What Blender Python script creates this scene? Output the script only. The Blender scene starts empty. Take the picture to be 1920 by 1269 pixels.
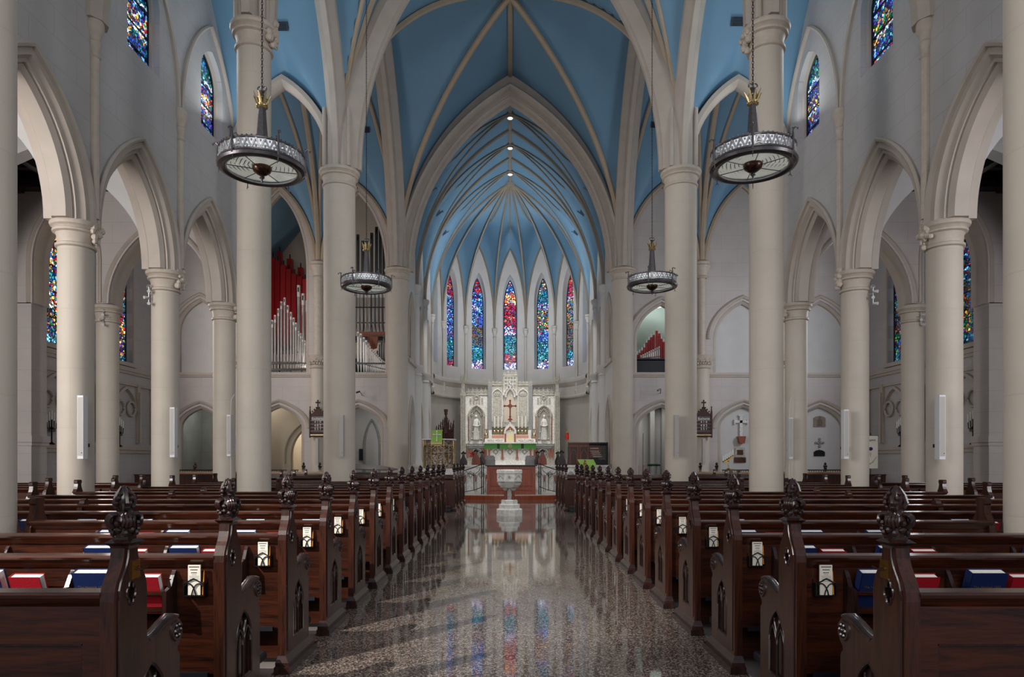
import bpy, bmesh, math, random
from math import sin, cos, pi, sqrt, radians, atan2
from mathutils import Vector, Matrix, noise
random.seed(7)
SC = bpy.context.scene
COL = SC.collection
H = 1.5            # eye height; the camera stands at x=0, y=0 and looks along +y

# ------------------------------------------------------------------ materials
def srgb(r, g, b):
    def f(c):
        c /= 255.0
        return c / 12.92 if c <= 0.04045 else ((c + 0.055) / 1.055) ** 2.4
    return (f(r), f(g), f(b), 1)

class NT:
    def __init__(self, name):
        self.m = bpy.data.materials.new(name); self.m.use_nodes = True
        self.t = self.m.node_tree; self.n = self.t.nodes; self.l = self.t.links
        self.b = self.n['Principled BSDF']; self.o = self.n['Material Output']
    def new(self, typ, **kw):
        x = self.n.new(typ)
        for k, v in kw.items():
            if k.startswith('_'): setattr(x, k[1:], v)
            else: x.inputs[k].default_value = v
        return x
    def link(self, a, b): self.l.new(a, b)
    def math(self, op, a, b=None, c=None):
        x = self.n.new('ShaderNodeMath'); x.operation = op
        for i, v in enumerate((a, b, c)):
            if v is None: continue
            if isinstance(v, (int, float)): x.inputs[i].default_value = v
            else: self.link(v, x.inputs[i])
        return x.outputs[0]
    def mix(self, fac, a, b, blend='MIX'):
        x = self.n.new('ShaderNodeMix'); x.data_type = 'RGBA'; x.blend_type = blend
        for s, v in ((0, fac), (6, a), (7, b)):
            if isinstance(v, (int, float)): x.inputs[s].default_value = v
            elif isinstance(v, tuple): x.inputs[s].default_value = v
            else: self.link(v, x.inputs[s])
        return x.outputs[2]
    def ramp(self, fac, stops, interp='LINEAR'):
        x = self.n.new('ShaderNodeValToRGB'); x.color_ramp.interpolation = interp
        e = x.color_ramp.elements
        while len(e) < len(stops): e.new(0.5)
        for i, (p, c) in enumerate(stops):
            e[i].position = p; e[i].color = c
        self.link(fac, x.inputs[0]); return x.outputs[0]
    def coords(self): 
        return self.n.new('ShaderNodeTexCoord').outputs['Object']
    def bump(self, h, strength=.2, dist=.01):
        x = self.new('ShaderNodeBump', Strength=strength, Distance=dist)
        self.link(h, x.inputs['Height']); self.link(x.outputs[0], self.b.inputs['Normal']); return x
    def set(self, **kw):
        for k, v in kw.items(): self.b.inputs[k.replace('_', ' ')].default_value = v

def simple(name, col, rough=.5, metal=0., spec=None, noise_amt=0.0, scale=8., emit=None, estr=0.):
    t = NT(name); t.set(Roughness=rough, Metallic=metal)
    t.b.inputs['Base Color'].default_value = col
    if noise_amt:
        nz = t.new('ShaderNodeTexNoise', Scale=scale, Detail=4.)
        t.link(t.coords(), nz.inputs['Vector'])
        d = tuple(max(0, c * (1 - noise_amt)) for c in col[:3]) + (1,)
        l = tuple(min(1, c * (1 + noise_amt)) for c in col[:3]) + (1,)
        t.link(t.ramp(nz.outputs[0], [(.3, d), (.7, l)]), t.b.inputs['Base Color'])
        t.bump(nz.outputs[0], .15, .01)
    if emit:
        t.b.inputs['Emission Color'].default_value = emit; t.b.inputs['Emission Strength'].default_value = estr
    return t.m

def ashlar(name, col, plane, bw=1.1, bh=.42, joint=.55, wear=.06):
    """painted blockwork: faint joints. plane 'x' = wall seen along x (uses y,z), 'y' = uses x,z, 'c' = round shaft"""
    t = NT(name); t.set(Roughness=.62)
    sep = t.n.new('ShaderNodeSeparateXYZ'); t.link(t.coords(), sep.inputs[0])
    if plane == 'x': u = sep.outputs[1]
    elif plane == 'y': u = sep.outputs[0]
    else: u = t.math('MULTIPLY', t.math('ARCTAN2', sep.outputs[1], sep.outputs[0]), .35)
    cmb = t.n.new('ShaderNodeCombineXYZ'); t.link(u, cmb.inputs[0]); t.link(sep.outputs[2], cmb.inputs[1])
    br = t.new('ShaderNodeTexBrick', Scale=1., **{'Mortar Size': .006, 'Mortar Smooth': .3, 'Brick Width': bw, 'Row Height': bh, 'Bias': 0.})
    br.offset = .5
    t.link(cmb.outputs[0], br.inputs['Vector'])
    nz = t.new('ShaderNodeTexNoise', Scale=1.3, Detail=6., Roughness=.6); t.link(t.coords(), nz.inputs['Vector'])
    d = tuple(c * (1 - wear) for c in col[:3]) + (1,); l = tuple(min(1, c * (1 + wear)) for c in col[:3]) + (1,)
    base = t.ramp(nz.outputs[0], [(.3, d), (.7, l)])
    dark = t.mix(1., base, (joint + .2, joint + .2, joint + .2, 1), 'MULTIPLY')
    f = t.math('MULTIPLY', br.outputs['Fac'], .8)
    t.link(t.mix(f, base, dark), t.b.inputs['Base Color'])
    n2 = t.new('ShaderNodeTexNoise', Scale=30., Detail=3.); t.link(t.coords(), n2.inputs['Vector'])
    hh = t.math('SUBTRACT', t.math('MULTIPLY', n2.outputs[0], .3), br.outputs['Fac'])
    t.bump(hh, .25, .012)
    return t.m

WALLC = srgb(190, 186, 184); STONEC = srgb(193, 180, 164); RIBC = srgb(168, 154, 136)
M = {}
M['wall_x'] = ashlar('painted blockwork side', srgb(184, 181, 180), 'x', 1.15, .46)
M['wall_y'] = ashlar('painted blockwork front', srgb(190, 182, 178), 'y', 1.3, .55)
M['wall_w'] = simple('white plaster', srgb(200, 198, 196), .65, noise_amt=.04, scale=2)
M['cream'] = simple('cream plaster', srgb(208, 196, 178), .65, noise_amt=.04, scale=2)
M['stone'] = ashlar('painted round shaft', srgb(196, 186, 172), 'c', .9, 1.02, .72)
M['arch'] = simple('painted arch stone', srgb(182, 171, 160), .6, noise_amt=.06, scale=3)
M['ledge'] = simple('pale moulded plaster', srgb(192, 187, 180), .6, noise_amt=.05, scale=3)
M['rib_dark'] = simple('painted chancel rib', srgb(138, 128, 114), .6, noise_amt=.05, scale=3)
M['ledge_shade'] = simple('plaster with ledge shade in colour', srgb(174, 170, 163), .65, noise_amt=.04, scale=2)  # lower apse wall: grey tone stands for the shade under the ledge
M['rib'] = simple('painted vault rib', srgb(176, 158, 136), .6, noise_amt=.05, scale=3)
M['cap'] = simple('painted capital', srgb(190, 178, 164), .6, noise_amt=.08, scale=9)
M['blue'] = simple('blue vault paint', srgb(106, 146, 174), .6, noise_amt=.05, scale=.8)
M['darkwood_ceiling'] = simple('dark ceiling boards', srgb(52, 44, 44), .5, noise_amt=.2, scale=4)

def wood(name, a, b, rough=.3, axis=0, scale=1.):
    t = NT(name); t.set(Roughness=rough); t.b.inputs['Coat Weight'].default_value = .25; t.b.inputs['Coat Roughness'].default_value = .15
    mp = t.n.new('ShaderNodeMapping'); sc = [9., 9., 9.]; sc[axis] = .7
    mp.inputs['Scale'].default_value = [s * scale for s in sc]
    t.link(t.coords(), mp.inputs['Vector'])
    nz = t.new('ShaderNodeTexNoise', Scale=2., Detail=6., Roughness=.65, Distortion=1.2); t.link(mp.outputs[0], nz.inputs['Vector'])
    n2 = t.new('ShaderNodeTexNoise', Scale=14., Detail=3.); t.link(mp.outputs[0], n2.inputs['Vector'])
    f = t.math('ADD', t.math('MULTIPLY', nz.outputs[0], .75), t.math('MULTIPLY', n2.outputs[0], .25))
    t.link(t.ramp(f, [(.36, a), (.5, tuple((x + y) / 2 for x, y in zip(a, b))), (.66, b)]), t.b.inputs['Base Color'])
    t.bump(f, .12, .004)
    return t.m
M['wood_x'] = wood('dark oak rail grain', srgb(24, 10, 6), srgb(74, 34, 18), .3, 0)
M['wood_z'] = wood('dark oak upright grain', srgb(27, 13, 9), srgb(74, 38, 24), .28, 2)
M['wood_dk'] = wood('dark carved oak', srgb(24, 14, 14), srgb(58, 35, 30), .24, 2)
M['wood_red'] = wood('red mahogany panel', srgb(104, 40, 20), srgb(160, 74, 42), .38, 2)
M['wood_lt'] = wood('light oak', srgb(150, 118, 92), srgb(190, 158, 128), .4, 0)

def terrazzo():
    t = NT('polished speckled terrazzo'); t.set(Roughness=.13)
    co = t.coords()
    v = t.new('ShaderNodeTexVoronoi', Scale=105.); t.link(co, v.inputs['Vector'])
    sp = t.n.new('ShaderNodeSeparateColor'); t.link(v.outputs['Color'], sp.inputs[0])
    c1 = t.ramp(sp.outputs[0], [(0, srgb(48, 40, 38)), (.22, srgb(92, 80, 74)), (.45, srgb(132, 119, 109)), (.62, srgb(62, 53, 50)), (.8, srgb(176, 164, 152))], 'CONSTANT')
    nz = t.new('ShaderNodeTexNoise', Scale=.7, Detail=4.); t.link(co, nz.inputs['Vector'])
    c2 = t.mix(t.math('MULTIPLY', nz.outputs[0], .35), c1, srgb(92, 74, 66))
    t.link(c2, t.b.inputs['Base Color'])
    t.link(t.math('ADD', t.math('MULTIPLY', nz.outputs[0], .07), .015), t.b.inputs['Roughness'])
    t.b.inputs['Specular IOR Level'].default_value = 1.0
    return t.m
M['floor'] = terrazzo()
M['pewfloor'] = simple('worn grey stone', srgb(120, 114, 110), .35, noise_amt=.15, scale=5)

def marble(name, col, vein, sc=3.):
    t = NT(name); t.set(Roughness=.3)
    nz = t.new('ShaderNodeTexNoise', Scale=sc, Detail=8., Distortion=2.); t.link(t.coords(), nz.inputs['Vector'])
    t.link(t.ramp(nz.outputs[0], [(.42, col), (.5, vein), (.56, col)]), t.b.inputs['Base Color'])
    return t.m
M['marble'] = marble('white marble', srgb(234, 232, 226), srgb(206, 204, 200))
M['marble_y'] = marble('ivory carved stone', srgb(196, 192, 180), srgb(150, 145, 134), 5)
M['marble_g'] = simple('grey marble shaft', srgb(150, 150, 148), .3, noise_amt=.2, scale=14)
M['marble_r'] = simple('red marble shaft', srgb(158, 88, 70), .3, noise_amt=.3, scale=22)
M['marble_p'] = simple('pink marble panel', srgb(202, 138, 116), .3, noise_amt=.2, scale=12)
M['niche_shade'] = simple('white stone with shade in colour', srgb(158, 154, 146), .6)  # niche grounds are white stone; their shading is put into this colour
M['gold'] = simple('aged brass', srgb(176, 156, 112), .35, .9, noise_amt=.15, scale=20)
M['brass'] = simple('polished brass', srgb(222, 180, 92), .22, 1.)
M['bronze'] = simple('dark bronze', srgb(92, 66, 56), .3, .9, noise_amt=.2, scale=20)
M['iron'] = simple('blackened iron', srgb(38, 34, 34), .42, .7)
M['pewter'] = simple('grey pewter', srgb(112, 108, 110), .35, .85, noise_amt=.15, scale=25)
M['pewter_l'] = simple('light pewter filigree', srgb(190, 190, 192), .35, .6, noise_amt=.15, scale=40)
M['steel'] = simple('organ pipe metal', srgb(176, 172, 168), .42, .45)
M['wood_board'] = simple('dark matt carved wood', srgb(58, 28, 18), .6, noise_amt=.25, scale=20)
M['steel_d'] = simple('dark zinc pipe metal', srgb(92, 100, 112), .35, .7)
M['tin'] = simple('bright tin pipe', srgb(236, 234, 230), .4, .25)
M['redpaint'] = simple('red painted pipe wood', srgb(178, 18, 26), .45, noise_amt=.08, scale=3)
M['black'] = simple('black lacquer', srgb(20, 20, 22), .3)
M['navy'] = simple('dark navy screen', srgb(16, 20, 32), .5)
M['white'] = simple('white enamel', srgb(214, 214, 216), .4)
M['speaker_grey'] = simple('grey speaker grille', srgb(176, 172, 166), .5)
M['paper'] = simple('cream paper', srgb(226, 220, 206), .7)
M['page'] = simple('page edges', srgb(232, 228, 218), .8, noise_amt=.04, scale=60)
M['ink'] = simple('black ink', srgb(40, 38, 40), .7)
M['bluecloth'] = simple('blue book cloth', srgb(10, 30, 76), .5, noise_amt=.1, scale=90)
M['redcloth'] = simple('red book cloth', srgb(146, 12, 28), .5, noise_amt=.1, scale=90)
M['goldleaf'] = simple('stamped gilt lettering', srgb(120, 96, 60), .4, .5)
M['orange'] = simple('orange pencil lacquer', srgb(224, 138, 36), .4)
M['green'] = simple('green damask', srgb(58, 124, 48), .7, noise_amt=.1, scale=30)
M['lime'] = simple('lime green silk', srgb(140, 182, 80), .6, noise_amt=.08, scale=30)
M['darkgreen'] = simple('dark green velvet', srgb(20, 44, 22), .8)
M['linen'] = simple('white linen', srgb(236, 234, 228), .8)
M['candle'] = simple('ivory wax', srgb(240, 238, 228), .5)
M['redglass'] = simple('red votive glass', srgb(190, 30, 20), .2, emit=srgb(200, 40, 24), estr=.15)
M['lead'] = simple('window lead', srgb(14, 14, 16), .6)
M['vent'] = simple('dark vent grille', srgb(34, 58, 82), .5)
M['tan'] = simple('tan painted door', srgb(168, 148, 120), .5)
M['kneeler'] = simple('black kneeler vinyl', srgb(26, 26, 34), .4)
M['blockstone'] = ashlar('weathered stone blocks', srgb(150, 150, 144), 'y', .9, .45, .5, .15)
M['plaque'] = simple('carved grey plaque', srgb(136, 122, 112), .6, noise_amt=.15, scale=18)
M['terracotta'] = wood('orange wood bracket', srgb(120, 52, 26), srgb(168, 84, 48), .4, 2)
M['bulb'] = simple('lit frosted glass', srgb(240, 240, 232), .4, emit=srgb(255, 250, 236), estr=1.6)
M['band_glow'] = simple('lit white glass band', srgb(240, 242, 244), .4, emit=srgb(244, 248, 255), estr=.8)
M['bowl_glass'] = simple('frosted bowl glass', srgb(214, 214, 206), .35, emit=srgb(236, 238, 228), estr=.3)
M['lens'] = simple('lit downlight', srgb(255, 255, 255), .3, emit=srgb(255, 250, 240), estr=6.)
M['screen'] = simple('dim music light', srgb(214, 200, 160), .5)

def glass(name, seed, bands, scale=9., strength=1.0):
    """leaded stained glass lit from outside; bands = [(z_start, palette)] in metres from the sill"""
    t = NT(name); co = t.coords()
    mp = t.n.new('ShaderNodeMapping'); mp.inputs['Location'].default_value = (seed * 3.1, seed * 1.7, seed * .37)
    t.link(co, mp.inputs['Vector'])
    v = t.new('ShaderNodeTexVoronoi', Scale=scale); t.link(mp.outputs[0], v.inputs['Vector'])
    ve = t.new('ShaderNodeTexVoronoi', Scale=scale, _feature='DISTANCE_TO_EDGE'); t.link(mp.outputs[0], ve.inputs['Vector'])
    sp = t.n.new('ShaderNodeSeparateColor'); t.link(v.outputs['Color'], sp.inputs[0])
    big = t.new('ShaderNodeTexNoise', Scale=scale * .17, Detail=2.); t.link(mp.outputs[0], big.inputs['Vector'])
    f = t.math('ADD', t.math('MULTIPLY', sp.outputs[0], .62), t.math('MULTIPLY', t.math('SUBTRACT', big.outputs[0], .3), .95))
    f = t.math('FRACT', f)
    s = t.n.new('ShaderNodeSeparateXYZ'); t.link(co, s.inputs[0])
    wob = t.new('ShaderNodeTexNoise', Scale=scale * .22, Detail=3.); t.link(mp.outputs[0], wob.inputs['Vector'])
    cur = None
    for z0, pal in bands:
        c = t.ramp(f, [(i / len(pal), p) for i, p in enumerate(pal)], 'CONSTANT')
        if cur is None: cur = c
        else: cur = t.mix(t.math('GREATER_THAN', t.math('ADD', s.outputs[2], t.math('MULTIPLY', t.math('SUBTRACT', wob.outputs[0], .5), .9)), z0), cur, c)
    lead = t.math('GREATER_THAN', ve.outputs[0], .075)
    br = t.math('ADD', t.math('MULTIPLY', t.math('POWER', sp.outputs[1], 2.2), 1.9), .16)
    col = t.mix(1., cur, lead, 'MULTIPLY')
    t.link(col, t.b.inputs['Base Color']); t.link(col, t.b.inputs['Emission Color'])
    t.link(t.math('MULTIPLY', br, strength), t.b.inputs['Emission Strength'])
    t.set(Roughness=.25)
    return t.m
c = srgb
BLUES = [c(12, 30, 110), c(24, 70, 170), c(60, 40, 130), c(10, 20, 60), c(90, 160, 220), c(14, 90, 90), c(20, 44, 130), c(150, 60, 60), c(10, 14, 40)]
JEWEL = [c(20, 50, 140), c(150, 20, 30), c(20, 90, 70), c(12, 24, 84), c(200, 140, 60), c(70, 36, 110), c(20, 110, 60), c(24, 60, 150), c(210, 210, 220)]
REDS = [c(130, 12, 26), c(70, 8, 26), c(24, 34, 110), c(170, 34, 36), c(60, 24, 70), c(150, 14, 30), c(16, 70, 60), c(200, 140, 90), c(12, 16, 50)]
PALE = [c(170, 190, 215), c(50, 110, 150), c(200, 200, 215), c(40, 60, 120), c(150, 50, 60), c(110, 120, 170)]
GREENB = [c(14, 70, 50), c(20, 54, 130), c(16, 100, 70), c(20, 110, 130), c(10, 30, 76), c(90, 150, 170), c(16, 44, 50), c(60, 30, 90)]
GOLD = [c(210, 150, 50), c(180, 30, 30), c(230, 200, 120), c(30, 90, 150), c(220, 90, 40), c(230, 230, 230)]
WARMJ = [c(190, 20, 24), c(220, 50, 30), c(230, 180, 50), c(20, 60, 140), c(230, 220, 210), c(20, 110, 120), c(150, 14, 30), c(24, 40, 110), c(120, 190, 180)]
BROWNJ = [c(60, 30, 24), c(90, 50, 30), c(24, 60, 110), c(30, 90, 60), c(110, 60, 40), c(20, 30, 70), c(160, 90, 60)]

# ------------------------------------------------------------------ mesh builder
class MB:
    def __init__(self): self.v = []; self.f = []
    def add(self, vs, fs):
        n = len(self.v); self.v += [tuple(p) for p in vs]; self.f += [tuple(i + n for i in q) for q in fs]; return self
    def box(self, x0, x1, y0, y1, z0, z1):
        return self.add([(x0, y0, z0), (x1, y0, z0), (x1, y1, z0), (x0, y1, z0), (x0, y0, z1), (x1, y0, z1), (x1, y1, z1), (x0, y1, z1)],
                        [(0, 3, 2, 1), (4, 5, 6, 7), (0, 1, 5, 4), (1, 2, 6, 5), (2, 3, 7, 6), (3, 0, 4, 7)])
    def bbox(self, x0, x1, y0, y1, z0, z1, b=.01):
        """box with chamfered edges"""
        bm = bmesh.new(); r = bmesh.ops.create_cube(bm, size=1)
        for q in bm.verts: q.co = Vector((x0 + (q.co.x + .5) * (x1 - x0), y0 + (q.co.y + .5) * (y1 - y0), z0 + (q.co.z + .5) * (z1 - z0)))
        bmesh.ops.bevel(bm, geom=bm.edges[:], offset=b, segments=1, affect='EDGES')
        return self.bm(bm)
    def bm(self, bm, mat=None):
        bm.verts.ensure_lookup_table(); bm.verts.index_update()
        if mat is not None: bm.transform(mat)
        self.add([q.co[:] for q in bm.verts], [[w.index for w in f.verts] for f in bm.faces]); bm.free(); return self
    def lathe(self, prof, n=24, c=(0, 0, 0), a0=0., cap=True, sx=1., sy=1.):
        vs = []; fs = []; k = len(prof)
        for i in range(n):
            a = a0 + 2 * pi * i / n
            for r, z in prof: vs.append((c[0] + r * cos(a) * sx, c[1] + r * sin(a) * sy, c[2] + z))
        for i in range(n):
            j = (i + 1) % n
            for q in range(k - 1): fs.append((i * k + q, j * k + q, j * k + q + 1, i * k + q + 1))
        if cap:
            if prof[0][0] > 1e-6: fs.append(tuple(i * k for i in range(n))[::-1])
            if prof[-1][0] > 1e-6: fs.append(tuple(i * k + k - 1 for i in range(n)))
        return self.add(vs, fs)
    def tube(self, pts, r, n=6, closed=False, flat=None, up=Vector((0, 0, 1))):
        pts = [Vector(p) for p in pts]; m = len(pts); vs = []; fs = []
        prev = None
        for i, p in enumerate(pts):
            a = pts[i - 1] if (i > 0 or closed) else p; b = pts[(i + 1) % m] if (i < m - 1 or closed) else p
            d = (b - a)
            if d.length < 1e-9: d = Vector((0, 0, 1))
            d.normalize()
            s = d.cross(up)
            if s.length < .08:
                s = prev if prev is not None else d.cross(Vector((1, 0, 0)) if abs(d.x) < .9 else Vector((0, 1, 0)))
            s = (s - d * s.dot(d)).normalized()
            if prev is not None and s.dot(prev) < 0: s = -s
            prev = s; t = s.cross(d).normalized()
            rr = r[i] if isinstance(r, (list, tuple)) else r
            ry = rr * (flat or 1)
            for q in range(n):
                a = 2 * pi * (q + .5) / n
                vs.append(p + s * rr * cos(a) + t * ry * sin(a))
        for i in range(m if closed else m - 1):
            j = (i + 1) % m
            for q in range(n):
                w = (q + 1) % n; fs.append((i * n + q, i * n + w, j * n + w, j * n + q))
        if not closed: fs.append(tuple(range(n))[::-1]); fs.append(tuple((m - 1) * n + q for q in range(n)))
        return self.add(vs, fs)
    def torus(self, c, R, r, n=32, k=6, ax='z'):
        pts = []
        for i in range(n):
            a = 2 * pi * i / n; q = (R * cos(a), R * sin(a))
            pts.append({'z': (c[0] + q[0], c[1] + q[1], c[2]), 'x': (c[0], c[1] + q[0], c[2] + q[1]), 'y': (c[0] + q[0], c[1], c[2] + q[1])}[ax])
        return self.tube(pts, r, k, True)
    def ball(self, c, r, n=10, k=7, sz=1., sx=1., sy=1.):
        prof = [(r * sin(pi * i / k) if 0 < i < k else 0., -r * cos(pi * i / k) * sz) for i in range(k + 1)]
        return self.lathe(prof, n, c, cap=False, sx=sx, sy=sy)
    def prism(self, poly, a, b, plane='yz'):
        """extrude a 2D outline between a and b along the missing axis"""
        m = len(poly)
        def P(u, w, d): return {'yz': (d, u, w), 'xz': (u, d, w), 'xy': (u, w, d)}[plane]
        vs = [P(u, w, a) for u, w in poly] + [P(u, w, b) for u, w in poly]
        fs = [tuple(range(m))[::-1], tuple(range(m, 2 * m))] + [(i, (i + 1) % m, m + (i + 1) % m, m + i) for i in range(m)]
        return self.add(vs, fs)
    def ring(self, outer, inner, a, b, plane='yz'):
        """frame between two outlines with the same number of points"""
        m = len(outer)
        def P(u, w, d): return {'yz': (d, u, w), 'xz': (u, d, w), 'xy': (u, w, d)}[plane]
        vs = [P(u, w, d) for d in (a, b) for L in (outer, inner) for u, w in L]
        fs = []
        for i in range(m):
            j = (i + 1) % m
            fs += [(i, j, m + j, m + i), (2 * m + i, 3 * m + i, 3 * m + j, 2 * m + j), (i, 2 * m + i, 2 * m + j, j), (m + i, m + j, 3 * m + j, 3 * m + i)]
        return self.add(vs, fs)
    def grid(self, rows, closed=False):
        a = len(rows); b = len(rows[0]); vs = [p for r in rows for p in r]; fs = []
        for i in range(a - 1):
            for j in range(b - (0 if closed else 1)):
                k = (j + 1) % b; fs.append((i * b + j, i * b + k, (i + 1) * b + k, (i + 1) * b + j))
        return self.add(vs, fs)
    def move(self, mat):
        self.v = [tuple(mat @ Vector(p)) for p in self.v]; return self
    def build(self, name, mat, parent=None, origin=(0, 0, 0), smooth=True, angle=35):
        me = bpy.data.meshes.new(name)
        ox, oy, oz = origin
        me.from_pydata([(x - ox, y - oy, z - oz) for x, y, z in self.v], [], self.f)
        me.validate(); me.update()
        bm = bmesh.new(); bm.from_mesh(me); bmesh.ops.recalc_face_normals(bm, faces=bm.faces[:]); bm.to_mesh(me); bm.free()
        if smooth:
            me.polygons.foreach_set('use_smooth', [True] * len(me.polygons))
            me.set_sharp_from_angle(angle=radians(angle))
        me.materials.append(M[mat] if isinstance(mat, str) else mat)
        o = bpy.data.objects.new(name, me); COL.objects.link(o)
        if parent is not None: o.parent = parent
        else: o.location = origin
        return o

def tag(o, label=None, cat=None, group=None, kind=None):
    if label: o['label'] = label
    if cat: o['category'] = cat
    if group: o['group'] = group
    if kind: o['kind'] = kind
    return o
def thing(name, loc, label, cat, group=None, rz=0.):
    o = bpy.data.objects.new(name, None); COL.objects.link(o); o.empty_display_size = .1
    o.location = loc; o.rotation_euler = (0, 0, rz)
    return tag(o, label, cat, group)
def kids(o): return [q for q in bpy.data.objects if q.parent == o]
def dup(o, loc=None, rz=None, label=None, parent=None, _k=None):
    if _k is None:
        _k = {}
        for q in bpy.data.objects:
            if q.parent: _k.setdefault(q.parent.name, []).append(q)
    r = o.copy(); COL.objects.link(r); r.parent = parent
    if loc is not None: r.location = loc
    if rz is not None: r.rotation_euler = (0, 0, rz)
    if label: r['label'] = label
    for ch in _k.get(o.name, []): dup(ch, parent=r, _k=_k)
    return r
def struct(o): o['kind'] = 'structure'; return o

# ------------------------------------------------------------------ pointed arches
S3 = sqrt(3.)
def eq(t):
    t = min(1., abs(t)); return sqrt(max(0., 4 - (1 + t) ** 2)) / S3
TH = lambda n: [pi / 3 * i / n for i in range(n + 1)]          # springing -> apex
def archpts(c, half, spring, rise, n=12):
    L = [(c - half * (2 * cos(a) - 1), spring + rise * 2 * sin(a) / S3) for a in TH(n)]
    return L + [(2 * c - u, z) for u, z in L[-2::-1]]
def archoutline(c, half, sill, spring, rise, n=10):
    return [(c - half, sill)] + archpts(c, half, spring, rise, n) + [(c + half, sill)]
def mapX(x0, s):      # wall in a y-z plane; d goes away from the room, s = sign of 'away'
    return lambda u, z, d: (x0 + s * d, u, z)
def mapY(y0, s=1):
    return lambda u, z, d: (u, y0 + s * d, z)
def wall(mb, m, t, u0, u1, z0, ztop, ops, n=12, extra=0):
    """ops: (centre, half, sill, spring, rise); holes right through a wall of thickness t"""
    zt = ztop if callable(ztop) else (lambda u: ztop)
    us = {u0, u1}
    for (cc, h, sl, sp, ri) in ops:
        for u, z in archpts(cc, h, sp, ri, n): us.add(round(u, 5))
    for i in range(1, extra): us.add(u0 + (u1 - u0) * i / extra)
    us = sorted(u for u in us if u0 - 1e-6 <= u <= u1 + 1e-6)
    vs = mb
    for a, b in zip(us, us[1:]):
        if b - a < 1e-4: continue
        mid = (a + b) / 2; cur = (z0, z0)
        here = sorted([o for o in ops if abs(mid - o[0]) < o[1]], key=lambda o: o[2])
        ivs = []
        for (cc, h, sl, sp, ri) in here:
            if sl > cur[0] + 1e-4: ivs.append((cur, (sl, sl)))
            cur = (sp + ri * eq((a - cc) / h), sp + ri * eq((b - cc) / h))
        ivs.append((cur, (zt(a), zt(b))))
        for lo, hi in ivs:
            p = [m(a, lo[0], 0), m(b, lo[1], 0), m(b, hi[1], 0), m(a, hi[0], 0), m(a, lo[0], t), m(b, lo[1], t), m(b, hi[1], t), m(a, hi[0], t)]
            mb.add(p, [(0, 1, 2, 3), (5, 4, 7, 6), (0, 4, 5, 1), (3, 2, 6, 7)])
    for (cc, h, sl, sp, ri) in ops:
        for u in (cc - h, cc + h):
            mb.add([m(u, sl, 0), m(u, sp, 0), m(u, sp, t), m(u, sl, t)], [(0, 1, 2, 3)])
    for u in (u0, u1):
        mb.add([m(u, z0, 0), m(u, zt(u), 0), m(u, zt(u), t), m(u, z0, t)], [(0, 1, 2, 3)])
    return mb
def band(mb, m, c, half, spring, rise, sec, leg=0., n=14, k=1.0, n0=0):
    """moulding swept round an arch. sec: closed list of (radial offset, depth)"""
    rows = []
    L = []
    for side in (-1, 1):
        ang = TH(n)
        if side == 1: ang = ang[-2::-1]
        for a in ang:
            L.append((side, 2 * cos(a) - 1, 2 * sin(a) / S3))
    def row(side, t, h, dz=0):
        return [m(c + side * (half + o) * t, spring + dz + (rise + o * k) * h, d) for o, d in sec]
    if leg: rows.append([m(c - (half + o), spring - leg, d) for o, d in sec])
    rows += [row(*q) for q in L]
    if leg: rows.append([m(c + (half + o), spring - leg, d) for o, d in sec])
    mb.grid(rows, closed=True)
    mb.add(rows[0], [tuple(range(len(sec)))]); mb.add(rows[-1], [tuple(range(len(sec)))])
    return mb
# ================================================================== SHELL
NX = 4.5            # nave column line
OX = 7.6            # outer arcade line
WX = 7.3            # clerestory wall face
TX = 14.0           # transept end wall
NY = [5.75, 12.0, 18.0, 27.3]
OY = [5.75, 8.85, 11.95, 15.05, 18.15]
CY = 22.65          # crossing centre
SP = 9.1           # main springing
RR = 7.8           # main rise (ridge at 16.9)

fl = MB(); fl.add([(-16, -3, 0), (16, -3, 0), (16, 27.3, 0), (-16, 27.3, 0)], [(0, 1, 2, 3)])
struct(fl.build('floor', 'floor', smooth=False))
pf = MB()
for s in (-1, 1):
    a, b = sorted((s * 1.66, s * 7.1)); pf.box(a, b, 1.6, 17.0, .0, .008); pf.box(a, b, 20.4, 24.8, .0, .008)
    a, b = sorted((s * 8.3, s * 13.5)); pf.box(a, b, 6., 17.6, .0, .008)
struct(pf.build('floor_pew_platform', 'pewfloor', smooth=False))

SIDE = {-1: 'left', 1: 'right'}
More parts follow.
